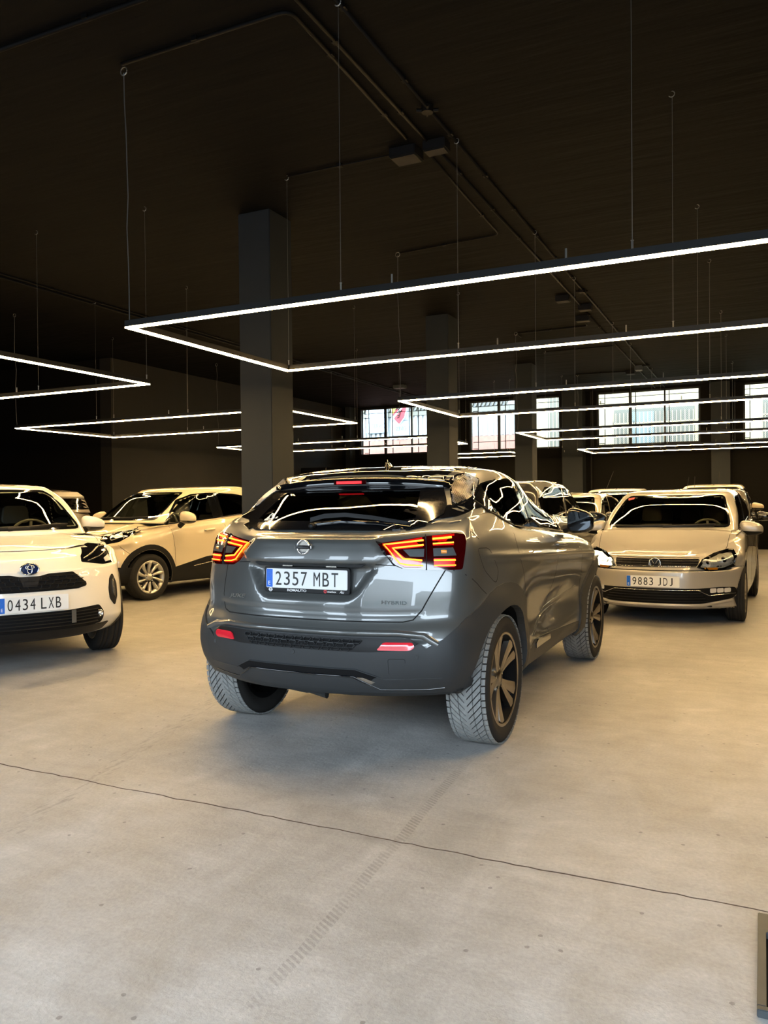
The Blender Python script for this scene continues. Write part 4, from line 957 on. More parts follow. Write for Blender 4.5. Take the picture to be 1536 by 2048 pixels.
    # ---- tail lamps
    for sg in (1, -1):
        v = -33*sg; f = lambda P: [(x, sg*y, z) for x, y, z in P]
        # points: (x,y,z), y for the left side
        lamp = f([(-.585, .400, 1.088), (-.565, .56, 1.108), (-.55, .676, 1.122), (-.44, .77, 1.136), (-.37, .80, 1.128), (-.40, .80, 1.05), (-.43, .795, .958), (-.50, .74, .955), (-.565, .66, .958), (-.585, .555, .962), (-.59, .50, .985)])
        lp = c.patch('tail_lamp', v, lamp, 'red_lens', off=.012, th=.03, res=.025, rnd=.012, edge=.010)
        lift = .0135
        def strip(P, w, m, nm='light_strip', l=.0025, o=lift): c.ribbon(nm, v, f(P), w*1.25, m, off=o, lift=l, parent=lp, res=.02)
        # red glow bodies
        c.patch('red_glow', v, f([(-.58, .425, 1.083), (-.56, .65, 1.112), (-.56, .65, 1.068), (-.575, .50, 1.055), (-.58, .565, 1.01), (-.58, .65, 1.005), (-.58, .65, .97), (-.588, .555, .972), (-.59, .515, .99)]), 'lamp_red', off=lift-.0008, th=0, res=.03, parent=lp)
        c.patch('red_glow', v, f([(-.53, .69, 1.118), (-.44, .765, 1.126), (-.45, .76, 1.075), (-.53, .69, 1.073)]), 'lamp_red', off=lift-.0008, th=0, res=.03, parent=lp)
        c.patch('red_glow', v, f([(-.53, .69, 1.012), (-.45, .765, 1.012), (-.46, .765, .970), (-.53, .69, .970)]), 'lamp_red', off=lift-.0008, th=0, res=.03, parent=lp)
        strip([(-.558, .655, 1.100), (-.58, .435, 1.080), (-.588, .53, .990), (-.585, .575, .981), (-.575, .655, .978)], .009, 'lamp_orange')
        strip([(-.56, .655, 1.078), (-.575, .485, 1.063), (-.58, .545, 1.012), (-.58, .655, 1.003)], .011, 'lamp_orange')
        strip([(-.53, .69, 1.105), (-.45, .752, 1.112)], .009, 'lamp_orange'); strip([(-.53, .69, 1.083), (-.445, .758, 1.088)], .010, 'lamp_orange')
        strip([(-.53, .69, 1.003), (-.45, .765, 1.003)], .011, 'lamp_orange'); strip([(-.53, .69, .978), (-.455, .768, .978)], .008, 'lamp_orange')
        c.patch('reversing_lens', v, f([(-.575, .545, 1.055), (-.56, .658, 1.058), (-.57, .658, 1.020), (-.58, .585, 1.022)]), 'galv', off=lift+.001, th=.004, res=.03, parent=lp)
        c.patch('indicator_lens', v, f([(-.53, .69, 1.060), (-.45, .755, 1.063), (-.44, .765, 1.025), (-.53, .69, 1.022)]), 'galv', off=lift+.001, th=.004, res=.03, parent=lp)
        strip([(-.50, .715, 1.043), (-.48, .735, 1.043)], .02, 'amber', 'amber_bulb', .006, lift+.002)
        strip([(-.56, .672, 1.122), (-.565, .668, .958)], .006, 'gap', 'lamp_split', .002, .0145)
        # dark cheek inboard of the lamp
        c.patch('lamp_cheek', 'R', [(sg*.30, 1.135), (sg*.36, 1.118), (sg*.44, 1.03), (sg*.50, .975), (sg*.47, .975), (sg*.405, 1.04), (sg*.34, 1.110)] if 0 else [(sg*.405, 1.088), (sg*.50, .985), (sg*.535, .972), (sg*.50, .966), (sg*.455, .985), (sg*.375, 1.090), (sg*.33, 1.115)], 'trim' if sg < 0 else 'grey_paint', off=.002, th=.004, res=.03)
    # ---- rear window, spoiler, wiper
    rw = [(.44, 1.150), (.30, 1.148), (-.30, 1.148), (-.44, 1.150), (-.545, 1.178), (-.53, 1.29), (-.50, 1.398), (.50, 1.398), (.53, 1.29), (.545, 1.178)]
    rear = c.window('R', rw, 'glass_dark', rim=.045, rnd=.03, name='rear_window', off=.004)
    rear['label'] = 'wide dark rear window'
    for k, (t_, w_, z_) in enumerate((('AMIGO R', .085, 1.199), ('PARDO', .070, 1.180))):
        pass
    def on(view, a, b, off): l, n = c.hit(view, a, b); return l+n*off, n
    for t_, w_, y_, z_ in (('NDEZ R', .100, .385, 1.205), ('PARDO', .085, .395, 1.183)):
        p, n = on('R', y_, z_, .006); X = Vector((0, -1, .02)); X = (X-n*X.dot(n)).normalized(); Y = n.cross(X); text('sticker_lettering', t_, 'white', rear, p, X, Y, width=w_, height=.015, shear=.35, off=.015)
    mb = MB()
    for pts, w_ in (([(.462, 1.165), (.445, 1.180), (.430, 1.200), (.412, 1.222)], .012), ([(.436, 1.200), (.42, 1.206), (.405, 1.212)], .009), ([(.418, 1.222), (.405, 1.236), (.392, 1.232), (.396, 1.220)], .006)):
        c.ribbon('s', 'R', pts, w_, 'white', off=.006, join=mb, res=.012)
    mb.build('racing_sticker', 'white', rear)
    # spoiler
    mb = MB(); n = 24
    for i in range(n+1):
        y = -.565+1.13*i/n; q = abs(y)/.565; xt = -.125+.10*q**3; zt = 1.432-.030*q**2.5
        xb = .12+.03*q; zb = 1.462-.038*q**2.2
        sec = [(xb, zb-.012), (xb-.08, zb-.006), (xt+.03, zt+.004), (xt, zt-.004), (xt+.008, zt-.052), (xt+.04, zt-.078), (.02, zt-.085), (.08, zt-.05)]
        mb.v += [Vector((a, y, b)) for a, b in sec]
    k = 8
    for i in range(n):
        for j in range(k): a = i*k+j; b = i*k+(j+1) % k; mb.f.append((a, b, b+k, a+k))
    mb.f.append(tuple(range(k))); mb.f.append(tuple(n*k+j for j in range(k))[::-1])
    sp = mb.build('spoiler', 'gloss_black', c.root, smooth=True)
    for sg in (1, -1):   # black wings between the glass and the pillars
        c.patch('window_wing', -48*sg, [(x, sg*y, z) for x, y, z in [(-.41, .46, 1.150), (-.37, .57, 1.170), (-.27, .655, 1.225), (-.20, .65, 1.275), (-.13, .62, 1.345), (-.04, .585, 1.405), (-.10, .475, 1.400), (-.24, .495, 1.29), (-.34, .51, 1.20)]], 'gloss_black', off=.0095, th=.012, res=.03)
    mb = MB().box((-.128, -.105, 1.398), (-.115, .105, 1.420)); mb.build('brake_light', 'red_lens', sp, bevel=.002)
    MB().box((-.131, -.075, 1.402), (-.127, .085, 1.417)).build('brake_light_bar', 'lamp_brake', sp)
    # wiper
    mb = MB(); p0 = c.hit('R', .07, 1.165)[0]
    w1 = MB().lathe([(-.035, .001), (-.035, .013), (-.02, .017), (0, .017)], 14, 'x', org=(p0.x, .055, 1.172)).build('wiper', 'black_plastic', c.root, smooth=True)
    mb = MB(); P = [(.075, 1.188, .022), (.0, 1.205, .026), (-.12, 1.212, .024), (-.28, 1.200, .018), (-.48, 1.172, .010)]
    for (y, z, o_) in P:
        p, nn = on('R', y, z, o_); u = nn.cross(Vector((0, 1, 0))).normalized(); t = .019*(1-.5*abs(y-.0)/.48)
        mb.v += [p-u*t, p+nn*.016, p+u*t, p-nn*.006]
    for i in range(len(P)-1):
        for j in range(4): a = i*4+j; b = i*4+(j+1) % 4; mb.f.append((a, b, b+4, a+4))
    mb.f += [(0, 1, 2, 3), tuple(len(mb.v)-4+j for j in range(4))[::-1]]; mb.build('wiper_arm', 'black_plastic', w1, smooth=False)
    c.ribbon('wiper_blade', 'R', [(.06, 1.172), (-.1, 1.188), (-.3, 1.180), (-.50, 1.158)], .014, 'gloss_black', off=.004, lift=.014, parent=w1)
    # emblem
    e, n = on('R', .018, 1.068, .004); e = e+Vector((-.004, 0, 0))
    mb = MB().lathe([(-.004, .030), (-.009, .033), (-.009, .037), (-.004, .040), (.004, .040), (.004, .030)], 40, 'x', org=e)
    em = mb.build('emblem', 'chrome', c.root, smooth=True)
    MB().box((e.x-.012, e.y-.052, e.z-.0095), (e.x, e.y+.052, e.z+.0095)).build('emblem_bar', 'chrome', em, bevel=.003)
    text('lettering', 'NISSAN', 'galv', em, (e.x-.0122, e.y, e.z), (0, -1, 0), (0, 0, 1), width=.07, height=.006, depth=.0004)
    MB().lathe([(0, .001), (0, .036)], 32, 'x', org=(e.x+.001, e.y, e.z)).build('emblem_disc', 'satin', em)
    # plate + handle
    h = c.hit('R', 0, .90)[0]; plate(c, '2357 MBT', h.x-.022, .005, .905, -1, w=.485, h=.100, frame=.020, tilt=.03)
    mb = MB().prism([(-.33, .985), (.33, .985), (.30, .970), (-.30, .970)], h.x-.012, h.x-.0, lambda a, b, q: (q, a, b)); mb.build('tailgate_handle', 'black_plastic', c.root)
    for yy in (.12, -.14): MB().box((h.x-.02, yy-.03, .968), (h.x-.004, yy+.03, .974)).build('plate_lamp', 'satin', c.root)
    for t_, y_, z_, w_, m_, h_, shr, nm in (('JUKE', .455, .797, .145, 'alloy', .026, .25, 'model_lettering'), ('HYBRID', -.475, .800, .125, 'gloss_black', .017, 0, 'badge')):
        p, n = on('R', y_, z_, .0015); X = Vector((0, -1, 0)); X = (X-n*X.dot(n)).normalized(); text(nm, t_, m_, c.root, p, X, n.cross(X), width=w_, height=h_, depth=.004, shear=shr, off=.01)
    # ---- side glass and pillars
    for v, sg in (('S', -1), ('L', 1)):
        dlo = [(-.03, 1.308), (.19, 1.395), (.33, 1.413), (.55, 1.433), (.80, 1.438), (1.05, 1.422), (1.30, 1.367), (1.62, 1.235), (2.05, 1.062), (1.50, 1.098), (.96, 1.126), (.55, 1.150), (.36, 1.170), (.22, 1.202)]
        q1 = [(.0, 1.308), (.145, 1.365), (.245, 1.222), (.20, 1.218)]; q2 = [(.20, 1.388), (.34, 1.405), (.55, 1.425), (.80, 1.428), (.88, 1.143), (.55, 1.162), (.38, 1.182), (.28, 1.215)]
        q3 = [(.92, 1.426), (1.05, 1.413), (1.29, 1.357), (1.60, 1.222), (1.97, 1.078), (1.50, 1.106), (.98, 1.134)]
        c.patch('window_surround', v, rpoly(dlo, .03), 'gloss_black', off=.003, th=.008, res=.05, hole=shrink(rpoly(q3, .02), .006)); c.cut(v, shrink(q3, .008))
        c.patch('glass', v, rpoly(q1, .01), 'gloss_black', off=.006, th=0, res=.05)
        c.patch('rear_door_glass', v, rpoly(q2, .03), 'glass_dark', off=.006, th=0, res=.05)
        c.patch('front_door_glass', v, rpoly(q3, .02), 'glass', off=.006, th=0, res=.05)
        c.ribbon('window_moulding', v, [(-.02, 1.300), (.20, 1.200), (.36, 1.166), (.55, 1.146), (.96, 1.120), (1.50, 1.088), (2.05, 1.055)], .014, 'satin' if 0 else 'black_plastic', off=.004, lift=.006)
        # D pillar: striped panel + black lower strip
        vv = 36 if sg < 0 else -36; p3 = lambda P: [(x, sg*y, z) for x, y, z in P]
        dp = c.patch('pillar_panel', vv, p3([(-.02, .595, 1.425), (.04, .60, 1.445), (.15, .61, 1.457), (.25, .63, 1.420), (.17, .65, 1.378), (.04, .67, 1.325), (-.05, .685, 1.300), (-.21, .665, 1.262), (-.13, .63, 1.345)]), 'gloss_black', off=.005, th=.008, res=.03, rnd=.01)
        mb = MB(); P = shrink([c.pt3(vv, q) for q in p3([(-.02, .595, 1.425), (.04, .60, 1.445), (.15, .61, 1.457), (.25, .63, 1.420), (.17, .65, 1.378), (.04, .67, 1.325), (-.05, .685, 1.300), (-.21, .665, 1.262), (-.13, .63, 1.345)])], .006)
        x0_ = min(p[0] for p in P); x1_ = max(p[0] for p in P)
        for q in np.arange(-.30, .60, .0115):
            seg = []
            for t in np.linspace(0, 1, 60):
                a, b = (x1_-q-t*.26*-1-.26 if sg < 0 else 0), 1.47-t*.23
                a = (x1_-q+.26-t*.26) if sg < 0 else (x0_+q-.26+t*.26)
                if seg_dist([(a, b)], P)[0] < 0: seg.append((a, b))
            if len(seg) > 3: c.ribbon('r', vv, [seg[0], seg[-1]], .0058, 'satin', off=.0055, lift=.002, join=mb, res=.03)
        o = mb.build('stripe', 'bronze_alloy', dp); o['kind'] = 'stuff'
        c.patch('pillar_base', v, [(-.30, 1.25), (-.21, 1.265), (-.10, 1.284), (-.02, 1.312), (.06, 1.262), (-.08, 1.25), (-.2, 1.222), (-.30, 1.195)], 'gloss_black', off=.004, th=.006, res=.03)
        # rear side glass corner (black)
        # sills, door lower trim
        c.patch('sill_trim', v, rpoly([(.40, .385), (.52, .405), (.68, .445), (1.08, .430), (1.95, .385), (2.02, .33), (1.1, .30), (.40, .30)], .02), cl, off=.014, th=.03, res=.05, edge=.008)
        c.patch('sill_insert', v, rpoly([(.66, .425), (.74, .442), (1.05, .425), (1.05, .395), (.66, .395)], .01), 'gloss_black', off=.018, th=.01, res=.05)
        c.patch('door_trim', v, rpoly([(.62, .475), (1.02, .60), (1.50, .62), (1.94, .66), (1.98, .52), (1.80, .445), (1.1, .455)], .03), 'dark_paint' if 0 else 'grey_paint', off=.007, th=.012, res=.05, edge=.004)
        c.patch('door_trim_insert', v, rpoly([(.66, .472), (.88, .548), (1.02, .572), (1.85, .60), (1.94, .545), (1.80, .465), (1.05, .468)], .02), 'grey_paint', off=.011, th=.012, res=.05, edge=.003)
        ro = lambda a: .515 if 35 < a < 150 else .515+.20*min(1, max(0, a-150)/45)
        c.arch(-.0, .343, .395, .5, cl, th=.018, a0=-14, a1=200, fn=lambda a: .515+(.17*min(1, max(0, a-120)/60)**1.3), sides=(v,))
        c.arch(2.5, .343, .395, .48, cl, th=.026, a0=-14, a1=196, fn=lambda a: .500+(.06*min(1, max(0, a-130)/50)), sides=(v,))
        hd = c.hit(v, 1.30, 1.0)[0]; mb = MB(); y = hd.y+sg*.03
        mb.tube([(1.22, hd.y, 1.0), (1.25, y, 1.0), (1.40, y, .995), (1.43, hd.y, .993)], [.012, .014, .014, .012], 8); mb.build('door_handle', 'grey_paint', c.root, smooth=True)
    ws = [(-.66, 1.075), (.66, 1.075), (.60, 1.22), (.53, 1.385), (-.53, 1.385), (-.60, 1.22)]
    c.window('F', ws, 'glass', rim=.04, name='windscreen')
    c.patch('roof_panel', 'T', rpoly([(-.0, -.50), (.15, -.53), (.75, -.53), (1.12, -.46), (1.17, 0), (1.12, .46), (.75, .53), (.15, .53), (-.0, .50)], .06), 'gloss_black', off=.003, th=.004, res=.05)
    # antenna fin
    mb = MB(); x0 = .34; z0 = 1.495
    prof = [(-.06, .0, .014), (-.055, .045, .007), (-.03, .062, .0045), (.0, .045, .010), (.06, .022, .018), (.11, 0, .012)]
    for (a, h_, w_) in prof: mb.v += [Vector((x0+a, -.03, z0)), Vector((x0+a, -w_-.012-.03+.008, z0)), Vector((x0+a, -w_*.5-.03, z0+h_*.7)), Vector((x0+a, -.03, z0+h_)), Vector((x0+a, w_*.5-.03, z0+h_*.7)), Vector((x0+a, w_+.004-.03, z0))]
    for i in range(len(prof)-1):
        for j in range(6): a = i*6+j; b = i*6+(j+1) % 6; mb.f.append((a, b, b+6, a+6))
    mb.f += [tuple(range(6)), tuple(30+j for j in range(6))]; mb.build('antenna_fin', 'gloss_black', c.root, smooth=True)
    [c.mirror(1.72, .905, 1.145, 'gloss_black', q, sc=.84, sq=1, foot=(1.74, .78, 1.085)) for q in (1, -1)]
    MB().tube([(-.45, -.02, .31), (-.50, -.05, .29), (-.44, .12, .30)], .02, 8).build('tow_eye', 'galv', c.root)
    c.finish([(0, .343, .40), (2.5, .343, .40)])
    c.interior(1.90, 1.06, 1.0, .25, head=1.26)
    wheels(c, [0, 2.5], .868, .343, .222, .248, 'juke', 'blocks')
    return c

# ================================================================ OTHER CARS
def std(name, label, loc, th, paint, wb=2.5, fo=.78, ro=.75, w=.86, zb0=.93, zb1=1.02, znose=.80, zcowl=1.0, xcowl=-.18, zroof=1.50, xtop=-.90, xrt=-2.9, xrb=-3.1,
        bot=.20, R=.32, arch=.365, bfr=.42, brr=.30, roofw=.56, glassw=.70, group=None, crown=.05, disp=None, res=(.045, .03), bulge=None, nose=0.0, hoodw=.68, rd=0.0, rows_fn=None):
    """Origin at the front axle, x forward. zb0/zb1: belt at the front door / at the rear."""
    c = Car(name, label, group, loc, th, paint); X0 = -(wb+ro); xs = [-wb-.28, -wb, -wb+.45, -wb*.60, -wb*.38, -.45, -.05, .22]; xs = sorted(xs)
    def RR(fx, rx, k, Z_): return row(X0+rx, brr, fo+fx, bfr, [(X0+rx+brr, w*k[0]), (-wb, w*k[1]), (-wb*.6, w*k[2]), (-.5, w*k[3]), (0, w*k[4]), (.3, w*(k[4]*.65+k[5]*.35)), (fo+fx-bfr, w*k[5])], Z_, xs)
    def z(zr, zm, zf, zs=None): return [(X0+.05, zr), (-wb, (zr+zm)/2), (-wb*.6, zm), (-.5, zm), (0, (zm*.6+zf*.4) if zs is None else zs), (fo-bfr*.6, zf), (fo, zf)]
    zsh0, zsh1 = zb0-.07, zb1-.08
    rows = [
     RR(-.20, .14, (.74, .84, .86, .86, .84, .72), z(bot+.12, bot, bot-.01)),
     RR(-.06, .05, (.86, .95, .94, .94, .95, .84), z(bot+.10, bot+.01, bot+.015)),
     RR(-.01, .01, (.90, .985, .96, .96, .985, .90), z(.38, .32, bot+.10)),
     RR(.0, .0, (.91, .995, .965, .965, .995, .915), z(.50, .45, .42)),
     RR(-.005, .0, (.91, .995, .97, .965, .995, .91), z(.60, .58, .56)),
     RR(-.03-nose*.3, .02, (.905, .995, .985, .98, .99, .895), z(.74, .72, znose-.14)),
     RR(-.065-nose, .05, (.90, .985, .985, .98, .975, .87), z(zsh1-.02, zsh0-.04, znose-.06, zs=zsh0-.10)),
     RR(-.11-nose*1.8, .08, (.88, .965, .97, .96, .945, .82), [(X0, zsh1+.02), (-wb, zsh1), (-.5, zsh0+.02), (0, zsh0-.04), (fo-bfr, znose+.015), (fo, znose-.015)]),
     RR(-.17-nose*2.5, .11, (.85, .93, .935, .92, .88, .76), [(X0, zb1-.02), (-wb, zb1-.03), (-.5, zb0-.02), (0, zb0-.07), (fo-bfr, znose+.04), (fo, znose+.005)]),
     RR(-.22-nose*3, .15, (.80, glassw/w+.03, glassw/w+.035, glassw/w+.03, hoodw/w+.04, .64), [(X0, zb1), (-wb, zb1), (-.5, zb0), (0, zb0-.045), (fo-bfr, znose+.055), (fo, znose+.015)]),
     RR(-.25-nose*3, .19, (.75, glassw/w-.02, glassw/w-.02, glassw/w-.02, hoodw/w-.02, .58), [(X0, zb1+.004), (-wb, zb1+.004), (-.5, zb0+.004), (0, zb0-.035), (fo-bfr, znose+.065), (fo, znose+.02)]),
    ]
    if rows_fn: rows_fn(rows)
    xm = (xtop+xrt)/2; H_ = zroof
    def gx(a, b): L = b-a; return [a+L*.12, a+L*.30, a+L*.5, a+L*.72, a+L*.88]
    def GG(xr, xf, ww, Z_, b=.14, f=.26): L = xf-xr; return row(xr, b, xf, f, ww, Z_, gx(xr+b, xf-f))
    zr_ = H_-.10; q = (xrb-xrt); gw = glassw
    gh = [
     GG(xrb, xcowl+.10, [(xrb, gw-.06), (-wb, gw), (-.9, gw), (xcowl-.1, gw-.035)], [(xrb, zb1-.01), (-wb, zb1-.01), (-.6, zb0-.01), (xcowl, zcowl-.02)]),
     GG(xrb*.72+xrt*.28, (xcowl+.10)*.66+xtop*.34, [(xrb, gw-.08), (-wb, gw-.025), (-.9, gw-.025), (xcowl-.2, gw-.07)], [(xrb, zb1+(H_-zb1)*.33), (-.9, zb0+(H_-zb0)*.33), (xcowl, zcowl+(H_-zcowl)*.33)]),
     GG(xrb*.35+xrt*.65, (xcowl+.10)*.33+xtop*.67, [(xrb, gw-.12), (-wb, gw-.06), (-1.1, gw-.06), (xtop, gw-.11)], [(xrb, zb1+(H_-zb1)*.66-rd*.6), (-1.3, zb0+(H_-zb0)*.68), (xtop+.2, zcowl+(H_-zcowl)*.66)]),
     GG(xrt, xtop+.04, [(xrt, roofw-.02), (-wb*.8, roofw+.045), (-1.3, roofw+.045), (xtop, roofw-.01)], [(xrt-.1, H_-.11-rd), (xrt+.3, H_-.07-rd*.7), (xm, H_-.045), (xtop-.3, H_-.065), (xtop+.1, H_-.12)], f=.20),
     GG(xrt+.01, xtop-.01, [(xrt, roofw-.05), (-wb*.8, roofw), (-1.3, roofw), (xtop, roofw-.05)], [(xrt-.1, H_-.09-rd), (xrt+.3, H_-.045-rd*.7), (xm, H_-.018), (xtop-.3, H_-.04), (xtop+.1, H_-.095)], f=.18),
     GG(xrt+.03, xtop-.05, [(xrt, roofw-.14), (-1.8, roofw-.09), (xtop, roofw-.14)], [(xrt-.1, H_-.08-rd), (xrt+.3, H_-.032-rd*.7), (xm, H_-.006), (xtop-.3, H_-.028), (xtop+.1, H_-.08)], f=.14),
     GG(xrt+.05, xtop-.09, [(xrt, .22), (xtop, .22)], [(xrt-.1, H_-.075-rd), (xrt+.3, H_-.025-rd*.7), (xm, H_), (xtop-.3, H_-.020), (xtop+.1, H_-.07)], f=.08),
     GG(xrt+.055, xtop-.10, [(xrt, .001), (xtop, .001)], [(xrt-.1, H_-.074-rd), (xrt+.3, H_-.024-rd*.7), (xm, H_+.002), (xtop-.3, H_-.018), (xtop+.1, H_-.068)], f=.06),
    ]
    c.shell(rows, gh, xcowl-.02, crown=crown, disp=disp, cres=res[0], rres=res[1], bulge=bulge)
    c.p = dict(wb=wb, fo=fo, X0=X0, R=R, arch=arch, w=w, xcowl=xcowl, zcowl=zcowl, xtop=xtop, H=H_, zb0=zb0, zb1=zb1, xrt=xrt, xrb=xrb, gw=gw, roofw=roofw)
    return c
def hood_gap(c, pts_top, name='panel_gap'):
    g = MB()
    for v, P in pts_top: c.ribbon('g', v, P, .005, 'gap', off=.0015, join=g)
    g.build(name, 'gap', c.root, smooth=True)
def windscreen(c, pb, pt, zb, zt, m='glass', rim=.03): return c.window('F', [(-pb, zb), (pb, zb), (pb*.55+pt*.45, (zb+zt)/2), (pt, zt), (-pt, zt), (-pb*.55-pt*.45, (zb+zt)/2)], m, rim=rim, rnd=.06, name='windscreen')
def side_windows(c, polys, sur=None, m='glass', sides=('L', 'S'), seal='gloss_black'):
    for v in sides:
        for k, p in enumerate(polys): c.window(v, p, m if k == 0 else 'glass_dark', seal=seal, rim=.018, rnd=.03, name='side_window')
def wipers(c, pts):
    for P in pts:
        c.ribbon('wiper', 'F', P, .016, 'black_plastic', off=.012, lift=.014)
def finish(c, style='alloy', yo=None, tread='ribs', inter=True, Wd=.205, steer=0, rim=None, zd=None):
    p = c.p; R = p['R']; c.finish([(0, R, p['arch']), (-p['wb'], R, p['arch'])])
    if inter: c.interior(p['xcowl']-.22, (zd or p['zcowl']-.03), -1.15, -2.0, head=p['H']-.22)
    wheels(c, [0, -p['wb']], yo or p['w']-.02, R, Wd, rim or R-.105, style, tread, steer)

def build_yaris():
    c = std('crossover_car', 'pearl white crossover seen from its front, cut by the left edge of the photo', (-5.79, 4.73), -.499, 'white_paint', wb=2.56, fo=.84, ro=.78, w=.885, zb0=1.045, zb1=1.16, znose=.885,
            zcowl=1.065, xcowl=-.12, zroof=1.535, rd=.04, xtop=-.86, xrt=-3.0, xrb=-3.2, bot=.25, R=.335, arch=.385, bfr=.40, hoodw=.76, glassw=.745, roofw=.56, crown=.035, nose=.01, res=(.035, .022),
            bulge=lambda x, y: .012*math.exp(-((abs(y)-.46)/.09)**2))
    cl = 'black_plastic'
    gr = [(-.41, .765), (-.16, .772), (-.09, .758), (.09, .758), (.16, .772), (.33, .775), (.44, .680), (.44, .655), (.36, .638), (-.36, .638), (-.44, .655), (-.44, .68), (-.33, .775)][1:]
    gr = [(-.33, .775), (-.14, .772), (-.07, .756), (.07, .756), (.14, .772), (.33, .775), (.44, .680), (.44, .655), (.36, .638), (-.36, .638), (-.44, .655), (-.44, .68)]
    G = c.patch('upper_grille', 'F', gr, 'trim', off=.004, th=.012, res=.04, rnd=.012)
    mb = MB()
    for r_ in range(4):
        z = .655+r_*.031
        c.ribbon('g', 'F', [(-.43+.02*abs(r_-1), z), (.43-.02*abs(r_-1), z)] if r_ < 3 else [(-.36, z), (-.12, z)], .007, cl, off=.006, lift=.007, join=mb)
        if r_ == 3: c.ribbon('g', 'F', [(.12, z), (.36, z)], .007, cl, off=.006, lift=.007, join=mb); continue
        for q in range(-6, 7):
            y = q*.062+(.03 if r_ % 2 else 0)
            if abs(y) < .42-.03*r_: c.ribbon('g', 'F', [(y, z), (y+.018*(1 if y > 0 else -1), z+.012), (y+.02*(1 if y > 0 else -1), z+.031)], .007, cl, off=.006, lift=.007, join=mb, res=.03)
    o = mb.build('grille_lattice', cl, G); o['kind'] = 'stuff'
    c.patch('centre_blank', 'F', [(-.078, .752), (.078, .752), (.05, .678), (-.05, .678)], cl, off=.012, th=.012, res=.04, parent=G)
    lo = [(-.55, .490), (-.28, .478), (.28, .478), (.55, .490), (.598, .425), (.590, .375), (.57, .338), (.30, .325), (-.30, .325), (-.57, .338), (-.59, .375), (-.598, .425)]
    L = c.patch('lower_grille', 'F', lo, 'trim', off=.004, th=.014, res=.04, rnd=.02)
    for k in range(5): z = .362+k*.024; b = .575-.02*abs(k-2); c.ribbon('slat', 'F', [(-b, z), (b, z)], .008, cl, off=.006, lift=.008, parent=L)
    MB().box((.80, .30, .375), (.83, .335, .475)).build('tow_socket', 'satin', L)
    c.patch('chin_trim', 'F', [(-.66, .335), (-.57, .332), (.57, .332), (.66, .335), (.60, .275), (.4, .258), (-.4, .258), (-.60, .275)], cl, off=.012, th=.02, res=.05, rnd=.02, edge=.006)
    for sg in (1, -1):
        m_ = (lambda P: P) if sg > 0 else mir
        h = c.hit('F', sg*.555, .418)[0]; f = MB().lathe([(-.01, .030), (.006, .030), (.010, .022), (.004, .020), (.0, .001)], 24, 'x', org=(h.x+.004, h.y, h.z)).build('fog_lamp', 'chrome', c.root, smooth=True)
        MB().lathe([(.0, .020), (.012, .014), (.016, .001)], 16, 'x', org=(h.x+.002, h.y, h.z)).build('lens', 'reflector', f, smooth=True)
        v = 180-38*-sg if 0 else (180+38*sg)
        hl = [(.66, .418, .84), (.63, .446, .886), (.50, .589, .965), (.40, .672, .978), (.30, .758, .955), (.35, .770, .888), (.45, .740, .812), (.55, .617, .806)]
        hl = [(x, sg*y, z) for x, y, z in hl]
        H = c.patch('headlamp', v, hl, 'gloss_black', off=.006, th=.02, res=.03, rnd=.015, edge=.004)
        f3 = lambda P: [(x, sg*y, z) for x, y, z in P]
        c.ribbon('drl_strip', v, f3([(.63, .45, .862), (.52, .58, .905), (.42, .67, .940), (.33, .745, .950)]), .010, 'satin', off=.008, lift=.004, parent=H)
        c.ribbon('drl_strip', v, f3([(.62, .48, .842), (.50, .62, .872), (.38, .745, .905)]), .008, 'satin', off=.008, lift=.004, parent=H)
        c.patch('bulb_reflector', v, f3([(.50, .66, .850), (.42, .735, .872), (.45, .735, .828), (.52, .66, .822)]), 'reflector', off=.009, th=.004, res=.03, parent=H)
        V = c.patch('corner_vent', v, f3([(.56, .735, .725), (.60, .70, .690), (.62, .675, .60), (.62, .68, .52), (.57, .72, .455), (.53, .745, .53), (.52, .755, .64)]), 'black_plastic', off=.006, th=.012, res=.03, rnd=.02)
        c.patch('side_lamp', v, f3([(.565, .735, .69), (.59, .715, .66), (.59, .715, .55), (.555, .735, .51)]), 'satin', off=.009, th=.01, res=.03, rnd=.01, parent=V)
        c.mirror(-.66, .895, 1.122, 'white_paint', sg, sc=.90, foot=(-.62, .80, 1.06))
    p = Vector((max(c.hit('F', 0, z_)[0].x for z_ in (.77, .79, .81, .83, .85)), 0, .812))
    e = MB().lathe([(.0, .064), (.010, .062), (.012, .056), (.006, .054)], 36, 'x', org=(0, 0, 0)); 
    for v in e.v: v.y *= 1.12; v.z *= .76; v += Vector((p.x+.002, 0, .814))
    em = e.build('emblem', 'chrome', c.root, smooth=True)
    e = MB().lathe([(.004, .001), (.004, .057)], 30, 'x')
    for v in e.v: v.y *= 1.12; v.z *= .76; v += Vector((p.x+.004, 0, .814))
    e.build('emblem_field', 'emb_blue', em)
    for ry, rz, oz in ((.030, .016, .014), (.017, .036, -.002)):
        MB().tube([(p.x+.014, ry*math.cos(t), .814+oz+rz*math.sin(t)) for t in np.linspace(0, 2*math.pi, 25)], .0045, 6, False).build('emblem_ring', 'chrome', em, smooth=True)
    h = c.hit('F', 0, .55)[0]; plate(c, '0434 LXB', h.x+.008, .022, .550, 1, w=.50, h=.120)
    windscreen(c, .69, .53, 1.085, 1.455, rim=.022)
    side_windows(c, [[(-.62, 1.09), (-.90, 1.30), (-1.15, 1.43), (-1.55, 1.45), (-1.62, 1.10)], [(-1.70, 1.11), (-1.66, 1.45), (-2.3, 1.43), (-2.75, 1.33), (-2.62, 1.16)]])
